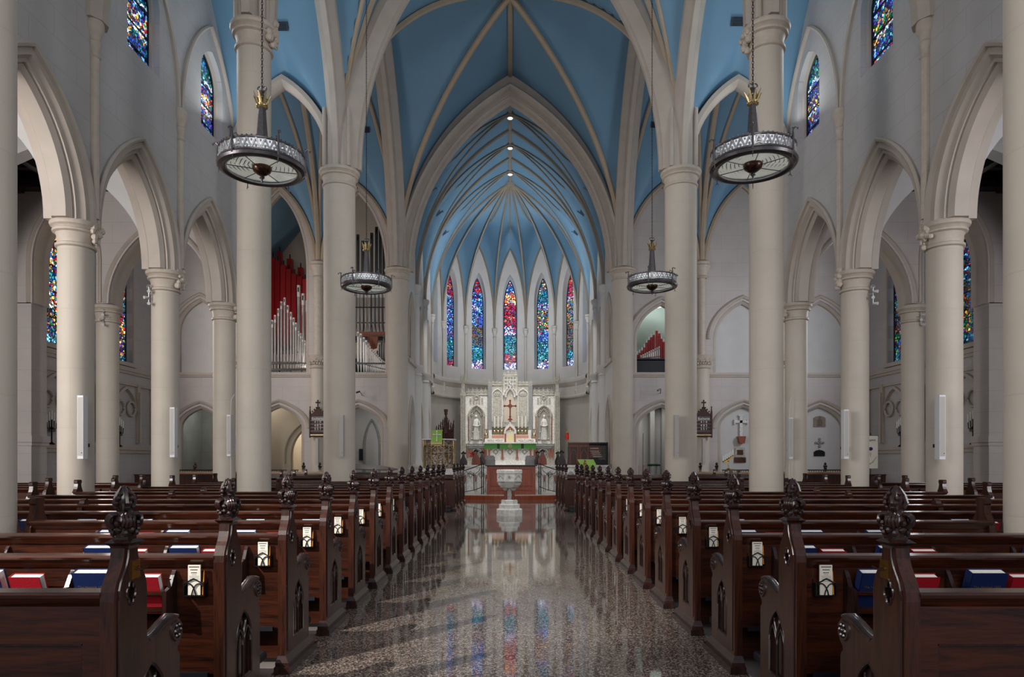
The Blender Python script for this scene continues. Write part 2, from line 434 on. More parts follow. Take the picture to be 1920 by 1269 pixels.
# ---- outer arcade + clerestory walls, one each side
HOOD = [(.20, -.005), (.30, -.005), (.31, -.05), (.27, -.09), (.22, -.07)]
ORD1 = [(.20, .02), (.20, -.015), (.09, -.015), (.03, .07), (-.03, .08), (-.03, .64), (.16, .64), (.16,.3)]
ORD2 = [(-.02, .14), (-.06, .12), (-.15, .18), (-.15, .42), (-.06, .48), (-.02, .47)]
TWB = [(.14, .02), (.14, -.03), (.1, -.06), (.05, -.02), (-.02, .1), (-.02, .64), (.05, .64)]
for s in (-1, 1):
    m = mapX(s * WX, s)
    w = MB(); ops = []
    cs = [7.3, 10.4, 13.5, 16.6]
    for c_ in cs:
        ops.append((c_, 1.36, 0., 5.6, 2.12))
        cw = c_ + (.12 if c_ > 9 else 0)
        ops.append((cw, .6, 9.43, 10.75, .72))
    # piers below the capitals are separate columns: cut the wall off at capital height
    wall(w, m, .6, 5.75, 18.4, 5.58, lambda u: 9.3 + 5.1 * eq((u - 15.) / 3.) if u > 12 else 9.3 + 5.1 * eq((u - 8.875) / 3.125),
         [(c_, h, max(sl, 5.58) if sl < 1 else sl, sp, ri) for c_, h, sl, sp, ri in ops], extra=40)
    struct(w.build('wall_' + SIDE[s], 'wall_x', smooth=False))
    t = MB()
    for c_ in cs:
        band(t, m, c_, 1.24, 5.6, 1.98, HOOD, k=.95); band(t, m, c_, 1.24, 5.6, 1.98, ORD1, k=.95); band(t, m, c_, 1.24, 5.6, 1.98, ORD2, k=.95)
        # wall rib over the clerestory bay
        band(t, m, c_, 1.47, 9.15, 2.85, [(-.03, .02), (-.03, -.06), (.02, -.08), (.06, -.06), (.06, .02)])
        cw = c_ + .12
        band(t, m, cw, .6, 10.75, .72, [(0, .12), (-.05, .14), (-.05, .2), (0, .2)], leg=1.32)
    struct(t.build('trim_1' if s < 0 else 'trim_2', 'arch'))
    for y in OY[1:4]:
        t = MB(); x = s * (WX - .03)
        t.tube([(x, y, 5.7), (x, y, 8.78)], .075, 10)
        t.lathe([(.07, 8.5), (.1, 8.53), (.075, 8.57), (.075, 8.66), (.1, 8.72), (.11, 8.78), (.085, 8.82), (.11, 8.93), (.15, 9.0), (.15, 9.1), (.13, 9.2), (.1, 9.22)], 14, (x, y, 0))
        o = t.build('wall_shaft', 'cap', origin=(x, y, 5.7)); 
        tag(o, 'slender moulded wall shaft above the %s %s column of the low arcade' % ({8.85: 'nearest', 11.95: 'second', 15.05: 'third'}[y], SIDE[s]), 'wall shaft', 'wall shafts of the clerestory')
    # transept west wall, aisle outer wall, side-aisle diaphragm arches
    my = mapY(18.15, 1)
    def mm(u, z, d, s=s): return (s * u, 18.15 - .3 + d, z)
    w = MB(); wall(w, mm, .6, WX + .3, TX + .6, 5.58, 16.8, [(9.15, 1.36, 5.58, 5.6, 2.1), (11.66, .84, 5.58, 6.7, 1.6)])
    w2 = MB()
    wall(w2, mm, .6, 12.52, TX + .6, 0., 5.6, [])
    w2.box(*sorted((s * 12.46, s * 14.6)), 17.78, 18.5, 1.95, 2.12); w2.box(*sorted((s * 12.49, s * 14.6)), 17.82, 18.5, 1.86, 1.95)
    w.add(w2.v, w2.f)
    struct(w.build('wall_transept_west_' + SIDE[s], 'wall_y', smooth=False))
    t = MB()
    band(t, mm, 9.15, 1.36, 5.6, 2.1, TWB)
    band(t, mm, 11.66, .84, 6.7, 1.6, TWB, leg=1.1)
    # corbelled half arch beside the pier
    struct(t.build('trim_3' if s < 0 else 'trim_4', 'arch'))
    # aisle outer wall and diaphragm arches
    w = MB(); wall(w, mapX(s * 13.0, s), .4, 5.75, 18.0, 0., 9.3, [])
    struct(w.build('wall_aisle_' + SIDE[s], 'wall_x', smooth=False))
    w = MB()
    for y in (8.85, 11.95, 15.05):
        def md(u, z, d, y=y, s=s): return (s * u, y - .17 + d, z)
        wall(w, md, .34, WX + .3, 13.0, 5.58, 8.7, [(10.4, 2.5, 5.58, 5.6, 2.7)], n=16)
    struct(w.build('wall_diaphragm_' + SIDE[s], 'wall_w', smooth=False))
    w = MB(); 
    w.box(*sorted((s * 7.8, s * 13.1)), 5.75, 18.0, 8.95, 9.05)
    for i in range(14): y = 6.1 + i * .9; w.box(*sorted((s * 7.8, s * 13.1)), y, y + .16, 8.72, 8.95)
    for i in range(5): x = s * (8.2 + i * 1.15); w.box(x - .09, x + .09, 5.75, 18., 8.6, 8.95)
    w.box(*sorted((s * 12.7, s * 13.1)), 5.75, 17.85, 8.45, 8.7); w.box(*sorted((s * 7.8, s * 13.1)), 17.55, 17.85, 8.5, 8.7)
    struct(w.build('ceiling_aisle_' + SIDE[s], 'darkwood_ceiling', smooth=False))

# ---- transept end walls with windows and wall tracery below
for s in (-1, 1):
    m = mapX(s * TX, s)
    w = MB(); tw = [(20.9, .62, 5.03, 8.5, 1.2), (24.75, .55, 5.03, 8.5, 1.2)]
    wall(w, m, .5, 18.4, 27.8, 0., 17.0, tw)
    struct(w.build('wall_transept_end_' + SIDE[s], 'wall_x', smooth=False))
    t = MB(); X = s * TX
    def bx(d0, d1, y0, y1, z0, z1): t.box(*sorted((X - s * d0, X - s * d1)), y0, y1, z0, z1)
    bx(-.05, .1, 18.4, 27.3, 4.72, 4.86); bx(-.05, .06, 18.4, 27.3, 4.62, 4.72)
    bx(-.05, .12, 18.4, 27.3, 1.84, 1.95); bx(-.05, .07, 18.4, 27.3, 1.72, 1.84)
    for y in (18.9, 20.0, 21.8, 22.9, 23.9, 25.6, 26.6):
        bx(-.05, .1, y - .1, y + .1, 2.1, 4.3); t.tube([(X - s * .14, y, 2.1), (X - s * .14, y, 4.0)], .05, 8)
    bx(-.05, .08, 18.4, 27.3, 4.2, 4.3)
    for yc, h in ((20.9, .75), (24.75, .72)):
        band(t, m, yc, h, 3.3, .85, [(0, .02), (0, -.1), (-.09, -.13), (-.11, .02)])
        for q in (-1, 1):      # foil cusp
            t.torus((X - s * .08, yc + q * h * .5, 3.35), .26, .045, 18, 6, 'x')
    for (cc, h, sl, sp, ri) in tw:
        band(t, m, cc, h, sp, ri, [(.02, -.03), (.1, -.03), (.1, .02), (.02, .02)], leg=sp - sl)
        bx(-.3, .12, cc - h - .12, cc + h + .12, sl - .14, sl)
    struct(t.build('trim_5' if s < 0 else 'trim_6', 'arch'))

# ---- transept east walls
AS1 = [(.26, .02), (.26, -.05), (.2, -.09), (.12, -.05), (.1, .0), (.0, .04), (.0, .02)]
AS2 = [(.0, .06), (-.04, .05), (-.14, .12), (-.14, .3), (.0, .32)]
for s in (-1, 1):
    def me_(u, z, d, s=s): return (s * u, 27.3 + d, z)
    if s < 0:
        low = [(6.08, 1.02, 0., 2.75, .95), (9.25, 1.02, 0., 2.75, .95), (12.4, .95, 0., 2.75, .9)]
        up = [(6.08, 1.2, 4.98, 9.15, 3.1), (9.25, 1.2, 4.98, 9.15, 3.1), (12.4, 1.0, 4.98, 6.6, 1.35)]
    else:
        low = [(6.07, 1.05, 0., 2.75, .95), (9.35, 1.05, 0., 2.75, .95), (12.4, 1.05, 0., 2.75, .95)]
        up = [(6.07, 1.12, 4.98, 6.3, 1.5), (9.3, 1.18, 4.98, 6.3, 1.55), (12.4, 1.18, 4.98, 6.3, 1.55)]
    w = MB(); wall(w, me_, .5, 4.6, 14.0, 0., 17.0, low + up)
    struct(w.build('wall_transept_east_' + SIDE[s], 'wall_y', smooth=False))
    t = MB()
    for (cc, h, sl, sp, ri) in low + up:
        lg = 0 if sl < 1 else (sp - 5.1 if s > 0 else 0)
        band(t, me_, cc, h, sp, ri, AS1, k=.85); band(t, me_, cc, h, sp, ri, AS2, leg=(sp - max(sl, 0)) if sl > 1 else sp, k=.85)
    for x0, x1, z in ((4.6, 13.95, 4.86),):
        t.box(*sorted((s * x0, s * x1)), 27.2, 27.35, z, z + .08); t.box(*sorted((s * x0, s * x1)), 27.24, 27.35, z - .07, z)
    struct(t.build('trim_7' if s < 0 else 'trim_8', 'arch'))
    w = MB()       # infill of the blind arches
    def infill(cc, h, sl, sp, ri, d=.24):
        L = archoutline(cc, h + .02, sl, sp, ri); w.prism([(s * u, z) for u, z in L], 27.3 + d, 27.3 + d + .1, 'xz')
    if s < 0: infill(*up[2])
    else:
        for q in (low[1], low[2], up[1], up[2]): infill(*q)
    struct(w.build('wall_blind_arch_' + SIDE[s], 'wall_w', smooth=False))
    for x in (7.65, 10.85):
        r = .29; y = 27.22; th = thing('wall_column', (s * x, y, 0), 'half-round wall column %s the %s transept organ wall%s' % (('carrying a hymn board on' if x < 8 else 'partly hidden on'), SIDE[s], ''), 'column', 'half columns of the transept walls')
        q = MB(); q.lathe([(.38, 0), (.38, .2), (.33, .3), (r, .4), (r, 5.1)], 28, (s * x, y, 0)); q.build('shaft', 'stone', th, (s * x, y, 0))
        q = MB(); q.lathe([(r, 5.08), (r + .05, 5.12), (r + .01, 5.18), (r + .03, 5.32), (r + .09, 5.42), (r + .12, 5.5), (r + .07, 5.56), (r + .1, 5.62)], 28, (s * x, y, 0))
        for i in range(22):
            a = -pi * .5 + (i - 10.5) * .09; rr = r + .05 + .03 * (i % 2); q.ball((s * x + rr * cos(a), y + rr * sin(a), 5.28 + .09 * ((i * 7) % 3)), .05, 6, 4)
        q.build('capital', 'cap', th, (s * x, y, 0))
        q = MB(); q.tube([(s * x, y, 5.6), (s * x, y, 8.75)], .13 if s > 0 else .2, 14)
        q.lathe([(.2, 8.7), (.24, 8.74), (.2, 8.8), (.22, 8.95), (.3, 9.1), (.33, 9.18), (.28, 9.24), (.34, 9.32), (.2, 9.4)], 16, (s * x, y, 0))
        q.build('upper_shaft', 'cap', th, (s * x, y, 0))

# ---- rooms seen through the transept arches (organ chambers, passages)
w = MB()
w.add([(-11.6, 31.2, 4.0), (-4.6, 31.2, 4.0), (-4.6, 31.2, 15.), (-11.6, 31.2, 15.)], [(0, 1, 2, 3)])
w.box(-11.7, -11.6, 27.8, 31.2, 4., 15.); w.box(-11.6, -4.6, 27.8, 31.2, 4.6, 4.9); w.box(-4.75, -4.6, 27.8, 31.2, 0, 15.)
struct(w.build('wall_organ_chamber_left', 'cream', smooth=False))
w = MB()
w.add([(-11.6, 27.8, 9.5), (-8.2, 27.8, 13.6), (-8.2, 31.2, 13.6), (-11.6, 31.2, 9.5)], [(0, 1, 2, 3)])
w.add([(-8.2, 27.8, 13.6), (-4.6, 27.8, 13.6), (-4.6, 31.2, 13.6), (-8.2, 31.2, 13.6)], [(0, 1, 2, 3)])
struct(w.build('ceiling_organ_chamber', 'blue', smooth=False))
w = MB(); w.box(4.6, 8.2, 30.2, 30.3, 4., 9.); w.box(8.1, 8.2, 27.8, 30.2, 4., 9.); w.box(4.6, 8.2, 27.8, 30.2, 8.9, 9.); w.box(4.6, 8.2, 27.8, 30.2, 4.6, 4.9); w.box(4.6, 4.7, 27.8, 30.2, 4.9, 9)
struct(w.build('wall_organ_chamber_right', simple('pale green plaster', srgb(176, 186, 180), .7), smooth=False))
# passage left: rear wall with an inner pointed doorway
w = MB()
def mp_(u, z, d): return (u, 29.6 + d, z)
wall(w, mp_, .3, -11.6, -7.5, 0., 4.6, [(-8.72, .78, 0., 1.7, 1.25)])
w.box(-11.6, -11.4, 27.8, 29.6, 0, 4.6); w.box(-7.6, -7.5, 27.8, 33., 0, 4.6)
w.box(-11.6, -7.5, 33., 33.1, 0, 4.6); w.box(-9.9, -9.8, 29.9, 33., 0, 4.6)
struct(w.build('wall_passage_left', 'cream', smooth=False))
t = MB(); band(t, mp_, -8.72, .78, 1.7, 1.25, [(.0, .02), (.0, -.04), (-.04, .02)], leg=1.7); band(t, mp_, -8.72, .78, 1.7, 1.25, [(.22, .02), (.22, -.05), (.28, -.07), (.31, .02)], leg=.4)
struct(t.build('trim_9', 'arch'))
w = MB(); w.box(-7.5, -4.6, 31.4, 31.5, 0, 4.6); w.box(-7.5, -4.6, 27.8, 31.4, 4.3, 4.6); w.box(-4.7, -4.6, 27.8, 31.4, 0, 4.6)
L = archoutline(-6.0, .34, .2, 2.2, 1.0); 
struct(w.build('wall_vestry_left', 'wall_w', smooth=False))
t = MB(); band(t, lambda u, z, d: (u, 31.4 + d, z), -6.35, .3, 2.0, 1.25, [(.0, .02), (.0, -.06), (.06, -.09), (.12, -.06), (.12, .02)], leg=1.7)
struct(t.build('trim_10', 'marble_g'))
w = MB(); w.box(-14., -11.7, 30.8, 30.9, 0, 4.6); w.box(-11.75, -11.7, 27.8, 30.8, 0, 4.6); w.box(-14., -13.9, 27.8, 30.8, 0, 4.6)
struct(w.build('wall_block_passage', 'blockstone', smooth=False))
w = MB(); w.box(4.6, 8.2, 31.2, 31.3, 0, 4.3); w.box(8.1, 8.2, 27.8, 31.2, 0, 4.3); w.box(4.6, 8.2, 27.8, 31.2, 4.3, 4.6); w.box(4.6, 4.7, 27.8, 31.2, 0, 4.3)
for i in range(5): x = 5.2 + i * .55; w.box(x, x + .2, 30.7 + .1 * (i % 2), 31.2, 0, 4.3)
struct(w.build('wall_vestry_right', 'wall_w', smooth=False))
w = MB(); 
for s in (-1, 1):
    w.box(*sorted((s * 4.6, s * 14.)), 27.3, 33.2, -.1, .0)
struct(w.build('floor_side_rooms', 'pewfloor', smooth=False))

# ---- vaults
def samp(a, b, n=16):
    c_ = (a + b) / 2; h = (b - a) / 2
    L = [c_ - h * (2 * cos(t) - 1) for t in TH(n)]
    return L + [2 * c_ - q for q in L[-2::-1]]
def cross(x0, x1, y0, y1, sp, R, wallA=None, wallB=None):
    """A: barrel along y (profile in x); B: barrel along x (profile in y).  wallA / wallB: rise of that
    barrel where it meets its wall; it climbs to the ridge R towards the bay centre."""
    cx, cy, hx, hy = (x0 + x1) / 2, (y0 + y1) / 2, (x1 - x0) / 2, (y1 - y0) / 2
    def z(x, y):
        tx, ty = min(1., abs(x - cx) / hx), min(1., abs(y - cy) / hy)
        ra = R if wallA is None else wallA + (R - wallA) * (1 - ty)
        rb = R if wallB is None else wallB + (R - wallB) * (1 - tx)
        return sp + max(ra * eq(tx), rb * eq(ty))
    return z
def vault(mb, x0, x1, y0, y1, zf, nx=18, ny=18):
    mb.grid([[(x, y, zf(x, y)) for x in samp(x0, x1, nx)] for y in samp(y0, y1, ny)])
def rib(mb, a, b, zf, r=.08, n=26, drop=.04, ease=True):
    pts = []
    for i in range(n + 1):
        t = i / n
        if ease: t = 1 - cos(t * pi / 2)
        x = a[0] + (b[0] - a[0]) * t; y = a[1] + (b[1] - a[1]) * t
        pts.append((x, y, zf(x, y) - drop))
    mb.tube(pts, r, 6)
v = MB(); rb = MB()
zc = cross(-NX, NX, NY[2], NY[3], SP, RR)
vault(v, -NX, NX, NY[2], NY[3], zc, 24, 24)
for sx in (-1, 1):
    for yy in (NY[2] + .02, NY[3] - .02): rib(rb, (sx * (NX - .02), yy), (0, CY), zc, .1, 34)
rb.tube([(0, y, SP + RR - .05) for y in (NY[2], NY[3])], .1, 6)
rb.tube([(x, CY, SP + RR - .05) for x in (-NX, NX)], .1, 6)
for y0, y1 in ((NY[0], NY[1]), (NY[1], NY[2])):
    z1 = cross(-NX, NX, y0, y1, SP, RR, None, 4.9); vault(v, -NX, NX, y0, y1, z1, 24, 18)
    ym = (y0 + y1) / 2
    for sx in (-1, 1):
        for yy in (y0 + .02, y1 - .02):
            rib(rb, (sx * (NX - .02), yy), (0, ym), z1, .09, 30)
            rib(rb, (sx * (NX - .02), yy), (sx * 2.2, ym), z1, .06, 24)
    rb.tube([(0, y, SP + RR - .05) for y in (y0, y1)], .09, 6)
    for s in (-1, 1):   # side vaults over the inner aisles
        xa, xb = sorted((s * NX, s * WX))
        z2 = cross(xa, xb, y0, y1, SP + .05, 4.9, 2.35); vault(v, xa, xb, y0, y1, z2, 14, 20)
for s in (-1, 1):
    for xa, xb in ((4.5, 7.65), (7.65, 10.85), (10.85, 14.0)):
        a, b = sorted((s * xa, s * xb)); z3 = cross(a, b, NY[2], NY[3], SP, RR, 3.45)
        vault(v, a, b, NY[2], NY[3], z3, 14, 24); xm = (a + b) / 2
        for xx in (a + .02, b - .02):
            for yy in (NY[2] + .02, NY[3] - .02):
                rib(rb, (xx, yy), (xm, CY), z3, .07, 30)
        for yy in (NY[2] + .02, NY[3] - .02): rib(rb, (xm, yy), (xm, CY), z3, .05, 12, ease=False)
        band(rb, lambda u, z, d: (u, 27.3 + d, z), xm, (b - a) / 2, SP, 3.45, [(-.02, .02), (-.02, -.1), (-.12, -.13), (-.2, -.1), (-.2, .02)])
    for xx in (7.65, 10.85):
        band(rb, mapX(s * xx, s), CY, 4.65, SP, RR, [(.05, -.1), (.05, .1), (-.14, .08), (-.18, 0), (-.14, -.08)], n=24)
    rb.tube([(s * x, CY, SP + RR - .05) for x in (4.5, 14.)], .08, 6)
struct(v.build('ceiling', 'blue', angle=60))
struct(rb.build('trim_11', 'rib'))

# ---- great arches
g = MB()
def big(mapf, c_, half, spring, rise, dep=.36, ri=.5, n=22):
    sec = [(.06, -dep), (.06, dep), (-ri * .45, dep), (-ri, dep * .45), (-ri, -dep * .45), (-ri * .45, -dep)]
    band(g, mapf, c_, half, spring, rise, sec, n=n, k=1.)
    sec = [(-ri - .0, -.1), (-ri - .0, .1), (-ri - .08, .07), (-ri - .08, -.07)]
    band(g, mapf, c_, half, spring, rise, sec, n=n, k=1.)
for y in NY[:2]: big(mapY(y), 0, NX - .0, SP, RR, .2, .3)
big(mapY(NY[2]), 0, NX, SP, RR, .34)
for s in (-1, 1):
    big(mapX(s * NX, s), 8.875, 3.12, SP, 4.9, .2, .32); big(mapX(s * NX, s), 15., 3., SP, 4.9, .24, .36)
    big(mapX(s * NX, s), CY, 4.65, SP, RR, .36, .48)
    # narrow arch between nave column and outer wall at the transept
    for y in (12., 18.):
        band(g, lambda u, z, d, s=s, y=y: (s * u, y + d, z), 5.95, 1.38, SP + .05, 2.35, [(.02, -.25), (.02, .25), (-.1, .25), (-.22, .1), (-.22, -.1), (-.1, -.25)], n=16)
        xa, xb = sorted((s * 4.75, s * WX)); 
# walls over those narrow arches at the transept line
for s in (-1, 1):
    w = MB(); wall(w, lambda u, z, d, s=s: (s * u, 18.05 + d, z), .1, 4.55, WX + .1, SP, 17., [(5.95, 1.36, SP, SP + .05, 2.3)])
    struct(w.build('wall_crossing_' + SIDE[s], 'blue', smooth=False))
struct(g.build('trim_12', 'arch'))
# chancel arch and its wall
w = MB(); wall(w, mapY(27.3), .5, -4.7, 4.7, SP, 17.2, [(0, 4.12, SP, SP, 7.0)], n=26)
struct(w.build('wall_chancel_arch', 'arch', smooth=False))
g = MB()
for sec in ([(.36, .02), (.36, -.2), (.28, -.26), (.2, -.2), (.16, .0), (.05, .1)], [(.06, .12), (-.02, .1), (-.1, .18), (-.1, .45), (.0, .5)], [(-.06, .3), (-.16, .32), (-.18, .55), (-.1, .6)]):
    band(g, mapY(27.3), 0, 4.1, SP, 7.0, sec, n=26)
struct(g.build('trim_13', 'arch'))

# ---- chancel
AR = 4.2; AY = 36.2; AL = pi / 7; CB = [27.55, 30.35, 33.15, AY]
v = MB(); rb = MB()
def zch(i):
    return cross(-AR, AR, CB[i], CB[i + 1], 9.2, 7.0, None, 3.6)
bosses = []
for i in range(3):
    z4 = zch(i); vault(v, -AR, AR, CB[i], CB[i + 1], z4, 22, 12); ym = (CB[i] + CB[i + 1]) / 2; bosses.append(ym)
    for sx in (-1, 1):
        for yy in (CB[i] + .02, CB[i + 1] - .02):
            rib(rb, (sx * (AR - .03), yy), (0, ym), z4, .04, 30)
        rib(rb, (sx * (AR - .03), ym), (0, ym), z4, .036, 30)
    if i < 2: band(rb, mapY(CB[i + 1]), 0, AR, 9.2, 7.0, [(.03, -.09), (.03, .09), (-.1, .07), (-.14, 0), (-.1, -.07)], n=26)
rb.tube([(0, y, 16.15) for y in (27.6, AY)], .09, 6)
band(rb, mapY(AY), 0, AR, 9.2, 7.0, [(.03, -.06), (.03, .06), (-.08, .05), (-.1, 0), (-.08, -.05)], n=26)
def zap(rho, phi):
    k = round(phi / AL); dp = abs(phi - k * AL) / (AL / 2); t = rho / AR
    return 9.2 + 7.0 * eq(t) + 4.75 * eq(dp) * t ** 3.2
rows = []
rs = [AR * (1 - q / 26) for q in range(27)]
phis = []
for k in range(-3, 4):
    cc = k * AL
    L = [cc - AL / 2 * (2 * cos(t) - 1) for t in TH(7)]
    phis += L + [2 * cc - q for q in L[-2:0:-1]]
phis.append(3.5 * AL)
for rho in rs: rows.append([(rho * sin(p), AY + rho * cos(p), zap(rho, p)) for p in phis])
v.grid(rows)
struct(v.build('ceiling_chancel', 'blue', angle=60))
def aprib(phi, r, rho1=AR - .04, n=30):
    pts = []
    for i in range(n + 1):
        rho = rho1 * (1 - i / n) ; pts.append((rho * sin(phi), AY + rho * cos(phi), zap(rho, phi) - .04))
    rb.tube(pts, r, 6)
for k in range(-3, 4): aprib(k * AL, .045)
for k in range(-3, 3): aprib((k + .5) * AL, .055)
# ribs framing the lancet gables
for k in range(-3, 4):
    pts = [((AR - .04) * sin(p), AY + (AR - .04) * cos(p), 9.2 + 4.75 * eq(abs(p - k * AL) / (AL / 2)) - .02) for p in [k * AL + AL / 2 * q for q in [-(2 * cos(t) - 1) for t in TH(12)] + [(2 * cos(t) - 1) for t in TH(12)[::-1][1:]]]]
    rb.tube(pts, .055, 6)
for x in bosses: rb.lathe([(.0, 15.98), (.14, 15.98), (.2, 16.04), (.2, 16.12)], 16, (0, x, 0))
rb.lathe([(.0, 15.95), (.22, 15.98), (.3, 16.1)], 16, (0, AY, 0))
struct(rb.build('trim_14', 'rib_dark'))

# apse wall
AW = 4.22
def ma(u, z, d): a = u / AW; return ((AW + d) * sin(a), AY + (AW + d) * cos(a), z)
aw = [(k * AL * AW, .45, 6.8, 10.75, 1.7) for k in range(-3, 4)]
def gab(u):
    p = u / AW; k = max(-3, min(3, round(p / AL))); return 9.2 + 4.8 * eq(abs(p - k * AL) / (AL / 2))
w = MB(); wall(w, ma, .4, -pi / 2 * AW, pi / 2 * AW, 1.1, gab, aw, n=8, extra=70)
struct(w.build('wall_apse', 'wall_w', angle=25))
t = MB()
def arc(sec, u0=-pi / 2 * AW, u1=pi / 2 * AW, n=56):
    t.grid([[ma(u0 + (u1 - u0) * i / n, z, -d) for d, z in sec] for i in range(n + 1)], closed=True)
arc([(-.02, 5.6), (.05, 5.62), (.1, 5.75), (.22, 5.85), (.22, 5.98), (.12, 6.08), (-.02, 6.15)])
arc([(-.02, 4.95), (.16, 4.95), (.2, 5.0), (.2, 5.08), (.14, 5.12), (.12, 5.6), (-.02, 5.6)])
for k in range(-4, 4):
    a = (k + .5) * AL * .985; r = AW - .08; p = (r * sin(a), AY + r * cos(a))
    t.tube([(p[0], p[1], 5.3), (p[0], p[1], 8.8)], .075, 10)
    t.lathe([(.08, 8.66), (.12, 8.7), (.08, 8.76), (.1, 8.86), (.15, 8.98), (.17, 9.05), (.14, 9.1), (.18, 9.18), (.1, 9.24)], 12, (p[0], p[1], 0))
    t.lathe([(.02, 5.0), (.08, 5.15), (.13, 5.35), (.09, 5.4)], 10, (p[0], p[1], 0))
struct(t.build('trim_15', 'ledge'))
lw = MB(); lw.grid([[ma(-pi / 2 * AW + pi * AW * i / 56, z, -.012) for z in (1.1, 4.96)] for i in range(57)]); struct(lw.build('wall_apse_lower', 'ledge_shade'))  # thin skin carrying the ledge's shade as colour
# chancel side walls
for s in (-1, 1):
    w = MB(); ops = []
    for i in range(3):
        ym = (CB[i] + CB[i + 1]) / 2
        ops += [(ym, .78, 5.75, 7.1, 1.35), (ym, .72, 1.1, 2.8, 1.3)]
    def topz(u):
        for i in range(3):
            if CB[i] - .01 <= u <= CB[i + 1] + .01: return 9.2 + 3.65 * eq(abs(u - (CB[i] + CB[i + 1]) / 2) / ((CB[i + 1] - CB[i]) / 2))
        return 9.2
    wall(w, mapX(s * AR, s), .4, 27.55, AY, 0, topz, ops, extra=30)
    w.box(*sorted((s * 4.55, s * 4.62)), 27.8, AY, 1.1, 9.2)
    struct(w.build('wall_chancel_' + SIDE[s], 'wall_w', smooth=False))
    t = MB()
    for (cc, h, sl, sp, ri) in ops:
        band(t, mapX(s * AR, s), cc, h, sp, ri, [(.14, .02), (.14, -.04), (.08, -.07), (.03, -.03), (.0, .03), (-.06, .12), (.0, .2)], leg=(sp - sl) if sl > 5 else 1.5)
    t.box(*sorted((s * 4.1, s * 4.3)), 27.9, AY, 5.52, 5.66)
    struct(t.build('trim_16' if s < 0 else 'trim_17', 'arch'))
    for j, y in enumerate(CB[1:3]):
        x = s * (AR + .02); th = thing('wall_column', (x, y, 1.1), '%s clustered wall column on the %s side of the chancel' % (('nearer', 'farther')[j], SIDE[s]), 'column', 'wall columns of the chancel')
        q = MB(); q.lathe([(.36, 1.1), (.36, 1.3), (.3, 1.4), (.27, 1.5), (.27, 5.2), (.31, 5.24), (.28, 5.3), (.3, 5.42), (.38, 5.55), (.38, 5.66)], 22, (x, y, 0)); q.build('lower_shaft', 'wall_w', th, (x, y, 1.1))
        q = MB(); q.lathe([(.2, 5.66), (.2, 8.75), (.24, 8.78), (.21, 8.84), (.23, 8.98), (.31, 9.1), (.31, 9.2), (.2, 9.26)], 16, (x, y, 0)); q.build('upper_shaft', 'wall_w', th, (x, y, 1.1))
# chancel floor, steps
w = MB(); w.box(-4.3, 4.3, 27.8, 41., .9, 1.1)
for i in range(5): w.box(-.95, .95, 26.7 + i * .28, 27.9, .17 + i * .18, .17 + (i + 1) * .18)
struct(w.build('floor_chancel', 'marble', smooth=False))
st = MB()
poly = [(-1.75, 27.3)] + [(-1.75 + 3.45 * i / 20, 25.55 - .32 * sin(pi * i / 20)) for i in range(21)] + [(1.7, 27.3)]
st.prism(poly, .15, .17, 'xy'); struct(st.build('floor_platform', 'marble_y', smooth=False))
st = MB(); st.prism(poly, .0, .15, 'xy'); struct(st.build('trim_18', 'wood_red', smooth=False))

# ---- vents on the chancel vault and the side vaults
vt = MB()
for i in range(3):
    for s in (-1, 1):
        for dy in (-.55, .35):
            y = (CB[i] + CB[i + 1]) / 2 + dy; x = s * 3.42; z = zch(i)(x, y); z2 = zch(i)(x - s * .26, y)
            u = Vector((-s * .26, 0, z2 - z)).normalized(); n_ = Vector((-u.z * s, 0, abs(u.x))) * -1
            p = Vector((x, y, z)) + Vector((-s * .03, 0, -.03))
            vt.add([p + u * a + Vector((0, b, 0)) for a, b in ((0, 0), (.3, 0), (.3, .3), (0, .3))], [(0, 1, 2, 3)])
    
struct(vt.build('trim_19', 'vent', smooth=False))

